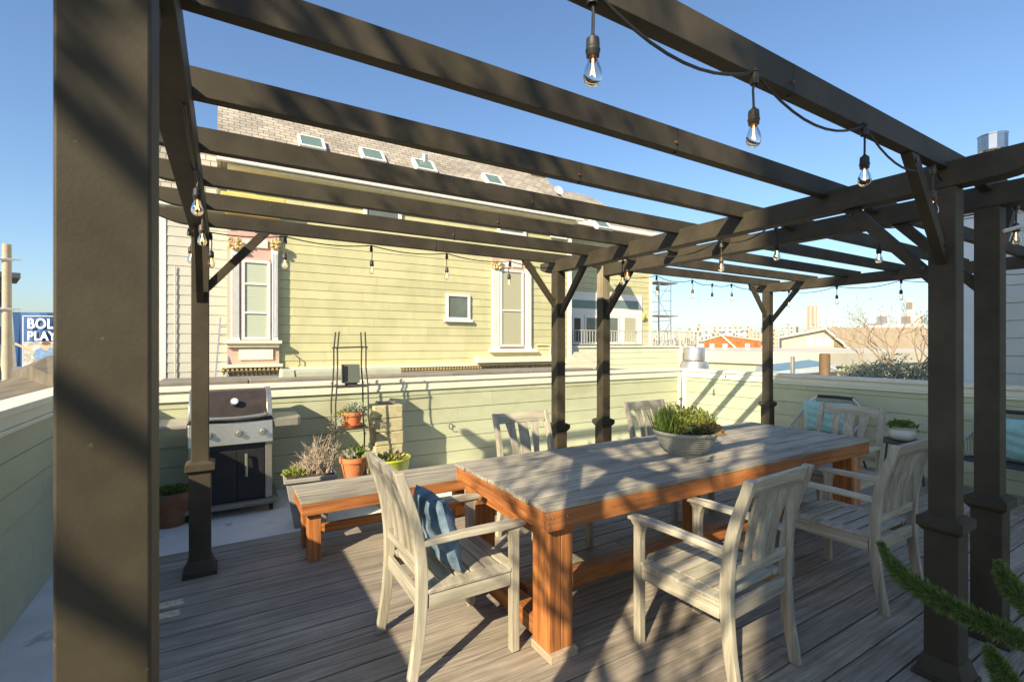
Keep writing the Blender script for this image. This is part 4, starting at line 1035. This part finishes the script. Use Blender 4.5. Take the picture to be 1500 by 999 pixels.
# worn patches on the deck, wire loop on the parapet, pipes on the house wall
m=MB(); q_=at(250,884,z=0.004)
for dy,wd_ in ((0.0,.11),(-.125,.095)):
    pts=[(q_.x-.16,q_.y+dy-.035),(q_.x+wd_*.5,q_.y+dy-.04),(q_.x+wd_*.62,q_.y+dy-.01),(q_.x+wd_*.45,q_.y+dy+.012),(q_.x+wd_*.6,q_.y+dy+.04),(q_.x-.16,q_.y+dy+.038)]
    m.prism(pts,'z',.0005,.0035)
o_=m.build('worn_patch',M('worn_patch_tape',(.55,.48,.33),.8,.35,40)); tag(o_,kind='structure')
q_=at(660,624,Y=FYB-.03); pts=[(q_.x+.03*math.cos(a*.7),q_.y-.004*a,q_.z+.035*math.sin(a*.7)) for a in range(9)]
o_=MB().tube(pts,.005,6).build('wire_loop',BLACKM,smooth=True); tag(o_,'small black wire loop sticking out of the sunlit green boards','wire')
def pipe(pts,r_,mt): MB().tube([Vector(p_) for p_ in pts],r_,8).build('wall_pipe',mt,h,smooth=True)
a_=P(805,505); b2=P(805,544); pipe([(a_.x-.5,HY0-.05,a_.z),(a_.x,HY0-.05,a_.z),(b2.x,HY0-.05,b2.z)],.018,CREAMTRIM)
a_=P(432,520); pipe([(a_.x,HY0-.03,a_.z),(a_.x+.08,HY0-.09,a_.z-.08),(a_.x+.10,HY0-.08,a_.z-.22),(a_.x-.02,HY0-.04,a_.z-.38)],.010,BLACKM)
a_=P(257,390,gy); b2=P(257,552,gy); pipe([(a_.x,gy-.04,a_.z),(b2.x,gy-.04,b2.z)],.012,HOUSEG)

# ------------------------------------------------------------------ flat roofs between
fr_=thing('flat_roof_building','low flat-roofed building just behind the parapet, with dark capping along its edge','building',(0,0,0))
MB().box(-1.0,6.12,-9,9.2,11.5,.86).build('wall',ASPH,fr_)
m=MB(); x=-1.0
while x<4.3: m.box(x+.004,6.06,.87,x+1.236,6.30,1.135); x+=1.24
m.build('parapet_capping',M('capping_felt',(.21,.185,.145),.85,.2,5,island=.15),fr_,bevel=.01)
b_=thing('roof_curb','long low grey-green metal curb lying on the dark parapet capping','curb',(0,0,0))
a=at(428,552,Y=6.5); MB().box(a.x,6.36,1.10,a.x+1.35,6.75,1.20).frus(a.x-.06,6.5,1.08,1.22,.08,.16,.07,.15).build('curb_box',M('curb_paint',(.40,.42,.32),.7,.12,6),b_,bevel=.01)
v=thing('roof_vent','squat round metal roof vent just behind the corner of the parapet','vent',tuple(at(1017,545,d=9.6)+Vector((0,0,.11))))
MB().lathe([(.28,-.35),(.28,.02),(.245,.10),(.20,.12),(.16,.125)],n=32).build('flashing_skirt',GALV,v,smooth=True,angle=35)
MB().lathe([(.15,.126),(.205,.13),(.205,.36),(.19,.385),(.0,.39)],n=32).build('hood',GALV,v,smooth=True,angle=35)

def bld(name,label,px0,px1,pyt,d,depth,mat_,cat='building',zb=-9,group=None,rz=R(-YAW)):
    """box building whose front centre stands at depth d from the lens"""
    c=(px0+px1)/2; q_=at(c,pyt,d=d+depth/2); wd=(px1-px0)/CF*d
    r=thing(name,label,cat,(q_.x,q_.y,zb),rz,group)
    return r,wd,q_.z-zb
# pale flat building with parapet (middle distance)
YW=M('pale_yellow_wall',(.52,.48,.31),.8,.06,1)
r=thing('pale_roof_building','broad low building with cream walls and pale flat roof beyond the right parapet','building',(0,0,0))
c0=at(1000,527,d=19); c1=at(1245,527,d=20)
MB().box(15.4,7.5,-9,34,24,.86).build('wall',YW,r)
MB().box(15.3,7.4,.861,34.1,24.1,1.24).build('fascia',M('flat_roof_fascia',(.50,.46,.36),.8,.1,.6),r)
MB().box(15.6,7.7,1.241,33.8,23.8,1.26).build('roof',PALEROOF,r)
for px_ in (1028,1043,1062,1095):
    q_=at(px_,513,d=24); MB().tube([(q_.x,q_.y,1.2),(q_.x,q_.y,1.55)],.12,10).build('vent_stub',WHITE,r,smooth=True)
r=thing('dark_roof_building','lower dark tar roof just beyond the right parapet, below the bare tree','building',(0,0,0))
MB().box(8.6,1.5,-9,15.29,13.4,.42).build('wall',ASPH,r)
MB().box(8.6,1.3,.4,8.85,13.4,.62).box(8.6,5.9,.62,15.2,6.1,.85).build('parapet',STUCCO,r)
# skylight, pipes
s=thing('roof_skylight','wide blue-tinted sloping skylight on the dark roof, behind the brown pipe','skylight',tuple(at(1170,540,d=12.5)))
m=MB(); m.add([(-.9,-.6,-.35),(.75,-.6,-.35),(.75,.6,-.35),(-.9,.6,-.35),(-.85,-.5,-.05),(.6,-.5,.14),(.6,.5,.22),(-.85,.5,.05)],[(0,3,2,1),(4,5,6,7),(0,1,5,4),(1,2,6,5),(2,3,7,6),(3,0,4,7)])
m.build('frame',M('skylight_frame',(.30,.35,.37),.4,.1,5),s); m=MB(); m.add([(-.80,-.45,-.035),(.54,-.45,.145),(.54,.45,.222),(-.80,.45,.058)],[(0,1,2,3)]); m.build('pane',GLASSBLUE,s)
s.rotation_euler=(0,0,R(-YAW))
for px_,py_,d_,rr_,mt,lb in ((1161,522,10.5,.045,GALV,'thin grey vent pipe on the dark roof, left of the brown pipe'),(1208,518,10.0,.10,M('brown_pipe',(.16,.10,.05),.7,.2,9),'thick brown vent pipe standing on the dark roof by the skylight')):
    q_=at(px_,py_,d=d_); p=MB().lathe([(rr_*1.5,-q_.z+.3),(rr_*1.5,-q_.z+.47),(rr_,-q_.z+.48),(rr_,-.01),(rr_*.7,0)],tuple(q_),16,cap1=True).build('vent_pipe',mt,smooth=True,angle=40); tag(p,lb,'vent pipe')
# orange shed
q_=at(1070,512,d=42); c24=math.cos(R(24))
r=thing('orange_shed','orange-brown boarded roof shed with a low gable, below the white gabled apartments','shed',(q_.x,q_.y,-9),R(-YAW-24))
W_=(1113-1027)/CF*42/2*c24; zt_=at(1057,492,d=42).z+9; ze=at(1030,501,d=42).z+9; zr=at(1110,500,d=42).z+9
GW=GRAIN('orange_boards',(.20,.065,.016),(.42,.15,.035),'z',.8,.2,.12)
MB().prism([(-W_,4),(W_,4),(W_,zr),(-W_*.25,zt_),(-W_,ze)],'y',-.2,3).build('wall',GW,r)
MB().bar((-W_*.3,-.25,zt_+.05),(W_*.38,-.25,zr-1.05),.12,.22,(0,1,0)).build('brace_board',CREAM,r)
MB().bar((-W_-.1,1.5,ze+.05),(-W_*.25,1.5,zt_+.08),3.5,.08,(0,0,1)).bar((-W_*.25,1.5,zt_+.08),(W_+.1,1.5,zr+.05),3.5,.08,(0,0,1)).build('roof',PALEROOF,r)
# gabled house with brown roof
q_=at(1190,512,d=36)
r=thing('gable_house','cream gabled house with three white windows and brown shingle roof, behind the bare tree','house',(q_.x,q_.y,-9),R(-YAW-26))
wl=at(1145,500,d=36); K_=.87; W0=(1145-1190)/CF*36*K_; W1=(1252-1190)/CF*36*K_; Wp=(1207-1190)/CF*36*K_
zp=at(1207,480,d=36).z+9; zl=at(1145,494,d=36).z+9; zr=at(1250,512,d=36).z+9-.6
MB().prism([(W0,3),(W1,3),(W1,zr),(Wp,zp-.12),(W0,zl)],'y',0,3).build('wall',M('cream_siding',(.50,.43,.29),.8,.05,1),r)
MB().add([(W1+.2,.3,3),(W1+8.8,4.8,3),(W1+8.8,4.8,zr-.16),(W1+.2,.3,zr-.16),(W1-.2,1.2,3),(W1+8.2,5.8,3),(W1+8.2,5.8,zr-.16),(W1-.2,1.2,zr-.16)],[(0,1,2,3),(5,4,7,6),(4,0,3,7),(1,5,6,2),(3,2,6,7)]).build('side_wall',bpy.data.materials['cream_siding'],r)
m=MB(); m.add([(Wp,-.3,zp),(W1+.3,-.3,zr-.05),(W1+9,4.4,zr-.05),(Wp+8.7,4.7,zp),(Wp,-.3,zp-.1),(W1+.3,-.3,zr-.15),(W1+9,4.4,zr-.15),(Wp+8.7,4.7,zp-.1)],[(0,1,2,3),(7,6,5,4),(0,4,5,1),(1,5,6,2),(2,6,7,3),(3,7,4,0)]); m.build('roof',M('brown_roof',(.27,.215,.15),.9,.15,3),r)
MB().bar((Wp,-.32,zp-.08),(W1+.3,-.32,zr-.13),.1,.22,(0,1,0)).bar((W0-.2,-.32,zl),(Wp,-.32,zp-.08),.1,.14,(0,1,0)).build('barge_board',CREAM,r)
for px_ in (1187,1200,1211):
    wx=(px_-1190)/CF*36*K_; f_=MB().box(wx-.20,-.06,zl-.7,wx+.20,-.001,zl-.02).build('window',WHITE,r); MB().box(wx-.14,-.065,zl-.66,wx+.14,-.0605,zl-.35).build('pane',M('far_pane',(.5,.5,.46),.3,.1,2),f_)
wx=(1226-1190)/CF*36*K_; MB().box(wx-.25,-.06,zl-.75,wx+.3,-.001,zl-.25).build('shed_opening',M('brown_opening',(.2,.15,.09),.9,.2,3),r)

# ------------------------------------------------------------------ city on the skyline
CW=[CITY('city_wall_cream',(.40,.35,.27),(.12,.11,.10),5,4,1.5),CITY('city_wall_white',(.45,.43,.38),(.16,.16,.17),6,4,1.6),CITY('city_wall_tan',(.36,.29,.22),(.10,.09,.09),5,4,1.4),CITY('city_wall_grey',(.36,.36,.35),(.11,.12,.13),4,4,1.3)]
CT=CITY('tower_wall_brown',(.27,.21,.15),(.50,.47,.40),7,4,1.7); 
def cbox(name,label,px0,px1,pyt,d,mat_,cat='building',group=None,extra=None,depth=None):
    wd=(px1-px0)/CF*d; dp=depth or max(10,wd*.6); q_=at((px0+px1)/2,pyt,d=d); 
    th=math.atan(((px0+px1)/2-750)/CF); wd*=math.cos(th)
    r=thing(name,label,cat,(q_.x,q_.y,-9),-R(YAW)-th,group); H=q_.z+9
    MB().box(-wd/2,0,0,wd/2,dp,H).build('facade',mat_,r)
    if extra: extra(r,wd,dp,H)
    else: MB().box(-wd*.2,dp*.3,H,wd*.12,dp*.6,H+2.4).build('roof_hut',mat_,r)
    return r
GABR=M('gable_roof_cream',(.40,.37,.30),.8,.06,.1)
def gables(r,wd,dp,H):
    for a,b_ in ((-.5,-.02),(.02,.5)):
        MB().prism([(a*wd,H+.1),(b_*wd,H+.1),((a+b_)/2*wd,H+9)],'y',0,dp).build('gable_roof',GABR,r)
cbox('apartment_block','white apartment block with two pointed gables on the skyline, left of the far pergola post',1040,1088,480,620,CITY('gabled_wall',(.45,.43,.38),(.10,.10,.10),6,5.5,1.9),extra=gables)
cbox('tower_block','tall brown tower block on the skyline right of the far pergola post',1181,1197,448,900,CT,depth=18)
cbox('tower_block','pale slab tower standing against the tall brown tower block',1196.5,1208,454,930,CITY('tower_wall_pale',(.55,.51,.44),(.38,.37,.34),8,3.2,1.3),depth=18)
cbox('office_block','boxy grey office block on the skyline left of the tall brown tower',1146,1163,478,500,CW[3])
cbox('office_block','small pale twin block on the skyline above the brown shingle roof',1217,1227,471,800,CW[1]); 
cbox('hill_house','tall cream house behind the upper branches of the bare tree, right of its trunk',1316,1352,463,60,CITY('hill_wall',(.50,.43,.35),(.16,.15,.14),1.9,2.0,.75),depth=12)
cbox('hill_house','wide pale house low behind the left branches of the bare tree',1270,1318,474,90,CW[1],depth=14)
cbox('curved_tower','rounded tan tower among the small houses, above the terrace railing end',1019,1029,479,400,CW[2])
random.seed(5)
px=955
while px<1376:
    wd=random.uniform(3.5,13); d=random.uniform(150,700); 
    base=491 if px<1035 else (487 if px<1180 else 480)
    top=base+random.uniform(-5,9) if px<1250 else random.uniform(474,490)
    cbox('city_house','small pale building among the crowded blocks along the skyline',px,px+wd,top,d,random.choice(CW),group='small buildings along the skyline')
    px+=wd*random.uniform(.35,.75)
random.seed(21)
for i in range(34):
    px=random.uniform(950,1035) if i<20 else random.uniform(1112,1365); wd=random.uniform(4,11)
    cbox('city_house','small pale building among the crowded blocks along the skyline',px,px+wd,random.uniform(495,503),random.uniform(60,140),random.choice(CW),group='small buildings along the skyline')

# ------------------------------------------------------------------ bare tree and hedge beyond the right parapet
SMALL_LEAF=[True]
def branch(m,p_,d,L,r,depth,leaves=None,up=.25,spread=.55):
    n=4; pts=[p_]; rs=[r]
    for i in range(n):
        wv=.38 if SMALL_LEAF[0] else .24; d=(d+Vector((random.uniform(-wv,wv),random.uniform(-wv,wv),random.uniform(-.15,.22)))).normalized(); p_=p_+d*L/n; pts.append(p_); rs.append(r*(1-.35*(i+1)/n))
    m.tube(pts,rs,6 if depth>1 else 4,cap=False)
    if leaves is not None and depth<=1:
        ls=.035 if (r>.0 and p_.x*p_.x+p_.y*p_.y>=0 and SMALL_LEAF[0]) else .075
        for k in range(3): leaves.leaf(pts[-1-k],(random.uniform(-1,1),random.uniform(-1,1),random.uniform(-.3,1)),ls,ls*.6)
    if depth==0: return
    for k in range(random.choice((2,3,3)) ):
        i=random.choice((2,3,4)); nd=(d+Vector((random.uniform(-spread,spread)*1.6,random.uniform(-spread,spread)*1.6,random.uniform(-.1,up+.3)))).normalized()
        branch(m,pts[i],nd,L*random.uniform(.6,.85),rs[i]*.68,depth-1,leaves,up,spread)
random.seed(4)
q_=at(1322,550,d=10.2)
tr=thing('bare_tree','sparse bare-branched tree with a few small leaves beyond the right parapet','tree',(q_.x,q_.y,-9))
m=MB(); m.tube([(0,0,0),(.1,.0,5),(0,0,q_.z+8.7)],[.14,.09,.05],8); m.build('trunk',BARK,tr,smooth=True)
m=MB(); lv=MB()
for a in range(7):
    ang=a*6.28/7+.3
    side=Vector((RX,RY,0)); fw=Vector((FX,FY,0))
    d=side*(math.cos(ang)*.95-.15)+fw*math.sin(ang)*.4+Vector((0,0,.8)); 
    branch(m,Vector((0,0,q_.z+8.70)),d,.95,.027,3,lv,.35,.5)
m.build('branches',BARK,tr); lv.build('leaves',LEAF('tree_leaf',(.12,.12,.05),(.35,.28,.16)),tr)
hg=thing('flowering_shrub','dense shrub with pale leaves resting on top of the right parapet, under the bare tree','shrub',tuple(at(1305,560,d=8.2)))
m=MB()
for i in range(7000):
    u_=random.uniform(-1,1); hgt=.44*(1-abs(u_)**3)*(.65+.25*math.sin(u_*9+1)+.2*math.sin(u_*23)); 
    p_=Vector((RX,RY,0))*u_*.85+Vector((FX,FY,0))*random.uniform(-.35,.35)+Vector((0,0,-.4+random.random()**.6*(.42+hgt)))
    m.leaf(p_,(random.uniform(-1,1),random.uniform(-1,1),random.uniform(-.2,1)),.045,.025)
m.build('leaf_mass',LEAF('shrub_leaf',(.10,.13,.05),(.72,.72,.56)),hg)
m=MB()
for i in range(14): 
    x_=random.uniform(-.7,.7); m.tube([Vector((RX,RY,0))*x_*.4+Vector((0,0,-1.5)),Vector((RX,RY,0))*x_+Vector((0,0,-.1))],.012,5)
m.build('stems',BARK,hg)

# ------------------------------------------------------------------ right neighbour wall with vent
r=thing('grey_clad_building','grey-green clad building at the right edge, rising behind the lounge chairs','building',(0,0,0))
xw=7.65; ytop=2.12; zt_=3.28
lap(MB(),(xw,-4),(xw,ytop),-.2,zt_-.25,.2,(-1,0),.013).build('siding',SIDEG,r)
MB().box(xw+.013,-4,-9,xw+6,ytop,zt_-.26).build('wall_core',SIDEG,r)
MB().box(xw-.04,-4,zt_-.249,xw+6,ytop+.04,zt_).build('parapet_trim',M('grey_trim',(.52,.55,.50),.6,.05,3),r)
MB().box(xw-.03,ytop-.1,-.2,xw-.0155,ytop+.03,zt_-.26).box(xw-.015,ytop+.001,-.2,xw+.3,ytop+.03,zt_-.26).build('corner_board',M('pale_blue_trim',(.55,.62,.64),.6,.05,3),r)
m=MB(); 
for z_ in (zt_+.18,zt_+.42): m.tube([(xw+.4,-4,z_),(xw+.4,1.55,z_)],.02,6)
y_=-3.8
while y_<1.6: m.tube([(xw+.4,y_,zt_),(xw+.4,y_,zt_+.42)],.018,6); y_+=.9
o_=m.build('roof_railing',BLACKM); tag(o_,'thin dark pipe railing on the roof of the grey clad building','railing')
q_=at(1454,232,d=7.0)
v=thing('chimney_cowl','shiny round metal chimney cowl above the tall right posts','chimney cowl',tuple(q_))
MB().lathe([(.10,-2.0),(.10,.06),(.115,.065),(.115,.09)],n=24).build('flue',GALV,v,smooth=True,angle=40)
m=MB(); m.lathe([(.12,.09),(.165,.10),(.165,.31),(.171,.315),(.171,.33),(.12,.34),(.0,.345)],n=12); m.build('cowl',M('mirror_steel',(.42,.40,.37),.12,.1,8,metal=1),v)

# ------------------------------------------------------------------ left edge: pole, banner, stucco, dark house
q_=at(10,600,d=12)
r=thing('utility_pole','pale wooden utility pole at the far left edge with wire clamps','pole',(q_.x,q_.y,-9))
zt_=at(10,358,d=12).z+9
MB().lathe([(.12,0),(.09,zt_-3.2),(.11,zt_-3.0),(.092,zt_-2.6),(.085,zt_)],n=16,cap1=True).build('shaft',M('pole_paint',(.38,.33,.25),.85,.12,4),r,smooth=True)
for z_ in (zt_-.38,zt_-1.62): MB().lathe([(.118,z_-.03),(.125,z_-.03),(.125,z_+.03),(.118,z_+.03)],n=14).tube([(-.28,-.12,z_),(.28,-.12,z_)],.02,6).build('clamp',GALV,r)
w_=MB()
for k in range(3): w_.tube(catenary((q_.x-.1,q_.y,zt_-9-1.55-.06*k),(q_.x-8,q_.y-3,zt_-9-1.9-.25*k),.3,12),.012,5)
o_=w_.build('overhead_wires',CORD); tag(o_,'slack overhead wires running left from the utility pole clamps','wires')
# banner
BW,BH=2.6,1.55
q_=at(18,457,d=13.6)
bn=thing('sports_banner','large blue banner with white letters reading BOLD PLAY at the far left','banner',(q_.x,q_.y,q_.z-BH),R(-YAW+18))
BLUE=M('banner_blue',(.018,.075,.22),.6,.12,2); WH=M('banner_white',(.75,.75,.75),.6,.05,5)
m=MB(); n=16
vs=[];fs=[]
for i in range(n+1):
    x_=BW*i/n; bow=.05*math.sin(i*1.1)
    xl_=x_+ (.10*math.sin(math.pi*.5) if i==0 else 0)
    vs+=[(xl_,bow,0),(x_,bow,BH),(xl_,bow+.02,0),(x_,bow+.02,BH)]
for i in range(n): o4=i*4; fs+=[(o4,o4+4,o4+5,o4+1),(o4+2,o4+3,o4+7,o4+6),(o4+1,o4+5,o4+7,o4+3),(o4,o4+2,o4+6,o4+4)]
fs+=[(0,1,3,2),(n*4,n*4+2,n*4+3,n*4+1)]
m.add(vs,fs).build('cloth',BLUE,bn)
MB().box(.27,-.075,.0,.285,-.07,BH-.12).box(.27,-.075,BH-.12,2.4,-.07,BH-.105).build('border_line',WH,bn)
def text(s_,x,z,size,mat_,parent,bold=True):
    cu=bpy.data.curves.new('letters','FONT'); cu.body=s_; cu.size=size; cu.extrude=.004; cu.offset=.010 if bold else 0; cu.space_character=1.06
    o_=bpy.data.objects.new('letters',cu); COL.objects.link(o_); dg=bpy.context.evaluated_depsgraph_get()
    me=bpy.data.meshes.new_from_object(o_.evaluated_get(dg)); me.name='letters'; bpy.data.objects.remove(o_); me.materials.clear(); me.materials.append(mat_)
    o2=bpy.data.objects.new('letters',me); COL.objects.link(o2); o2.parent=parent; o2.rotation_euler=(R(90),0,0); o2.scale=(.78,1,1); o2.location=(x,-.08,z); return o2
text('BOLD',.37,BH-.46,.40,WH,bn); text('PLAY',.37,BH-.80,.36,WH,bn)
# generic action photo print: flat shapes
m=MB().box(.30,-.078,.0,2.3,-.074,BH-.84); m.build('photo_print',M('print_grey',(.28,.27,.22),.7,.55,7,c2=(.62,.6,.55)),bn)
def disc(x,z,rx,rz,y,nm,mt):
    MB().prism([(x+rx*math.cos(k*.524),z+rz*math.sin(k*.524)) for k in range(12)],'y',y-.002,y).build(nm,mt,bn)
SK=M('print_skin',(.50,.30,.2),.7,.1,9); SB=M('print_shirt',(.12,.22,.38),.7,.3,12); HR=M('print_hair',(.12,.06,.03),.7,.2,9)
disc(.80,.34,.30,.22,-.081,'print_shirt',SB); disc(.80,.58,.095,.12,-.0835,'print_face',SK); disc(.80,.66,.10,.055,-.086,'print_hair',HR); disc(1.2,.36,.2,.3,-.081,'print_figure',HR)
MB().bar((.55,-.0835,.40),(.10,-.0835,.66),.004,.06,(0,0,1)).build('print_arm',SK,bn)
# stucco parapet of the neighbour at the left
r=thing('stucco_parapet','stepped brown stucco parapet beyond the left green wall','parapet',(0,0,0))
a=at(16,560,d=8.6); b_=at(68,522,d=8.6)
q1=at(45,530,d=8.4)
MB().add([tuple(at(16,545,d=9.5)),tuple(at(16,700,d=9.5)),tuple(at(46,700,d=8.2)),tuple(at(46,537,d=8.2)),tuple(at(68,522,d=9.6)),tuple(at(120,510,d=11)),tuple(at(120,700,d=11)),tuple(at(68,700,d=7.6)),tuple(at(70,548,d=7.6)),tuple(at(120,540,d=7.2)),tuple(at(120,700,d=7.2))],
   [(0,1,2,3),(3,2,7,8),(8,7,10,9),(0,3,8,4),(4,8,9,5),(5,9,10,6)]).build('wall',STUCCO,r)
MB().add([tuple(at(-60,600,d=6.6)),tuple(at(-60,900,d=6.6)),tuple(at(75,900,d=7.4)),tuple(at(75,568,d=7.4)),tuple(at(46,546,d=9.0)),tuple(at(-60,575,d=9.6))],[(0,1,2,3),(0,3,4,5)]).build('sloped_shoulder',STUCCO,r)
r=cbox('dark_row_house','dark grey row house with cornice at the far left edge, behind the utility pole',-90,9,404,20,CITY('dark_wall',(.05,.055,.065),(.22,.24,.26),1.2,1.5,.5),depth=2.5,cat='house',extra=lambda r,wd,dp,H:(MB().box(-wd/2-.2,-.45,H,wd/2+.45,dp,H+.22).build('cornice',M('dark_cornice',(.10,.10,.11),.7,.1,5),r),MB().box(-wd/2,-.2,H-.5,wd/2+.15,0,H-.003).build('frieze',M('dark_frieze',(.14,.10,.08),.7,.1,5),r)))

# ------------------------------------------------------------------ what casts the big shade and the dappled shade (up-sun, behind the camera)
ow=thing('tall_house','tall sage house behind the camera, which shades the right side of the deck','house',(0,0,0))
MB().box(-8,-8.5,-9,-3,-4.625,11.1).build('wall',SAGE,ow)
MB().box(-7.9,-8.4,11.101,-3.1,-4.75,11.3).build('roof',PALEROOF,ow)
random.seed(31)
SMALL_LEAF[0]=False
t2=thing('bare_street_tree','slender street tree behind the camera that throws the dappled shade','tree',(-2.65,-1.0,-9))
m=MB(); m.tube([(0,0,0),(.06,.05,6),(0,.0,11.3),(.05,.1,13.2)],[.13,.09,.05,.03],10); m.build('trunk',BARK,t2,smooth=True)
m=MB(); lv=MB()
for a in range(16):
    zz=11.2+a*.15; sgn=1 if a%2 else -1
    branch(m,Vector((0,0,zz)),Vector((random.uniform(-.25,.25),sgn*random.uniform(.35,.9)+.25,random.uniform(.35,.95))),.95,.024,3,lv,.3,.5)
m.build('branches',BARK,t2)
lv.build('leaves',LF_DARK,t2)
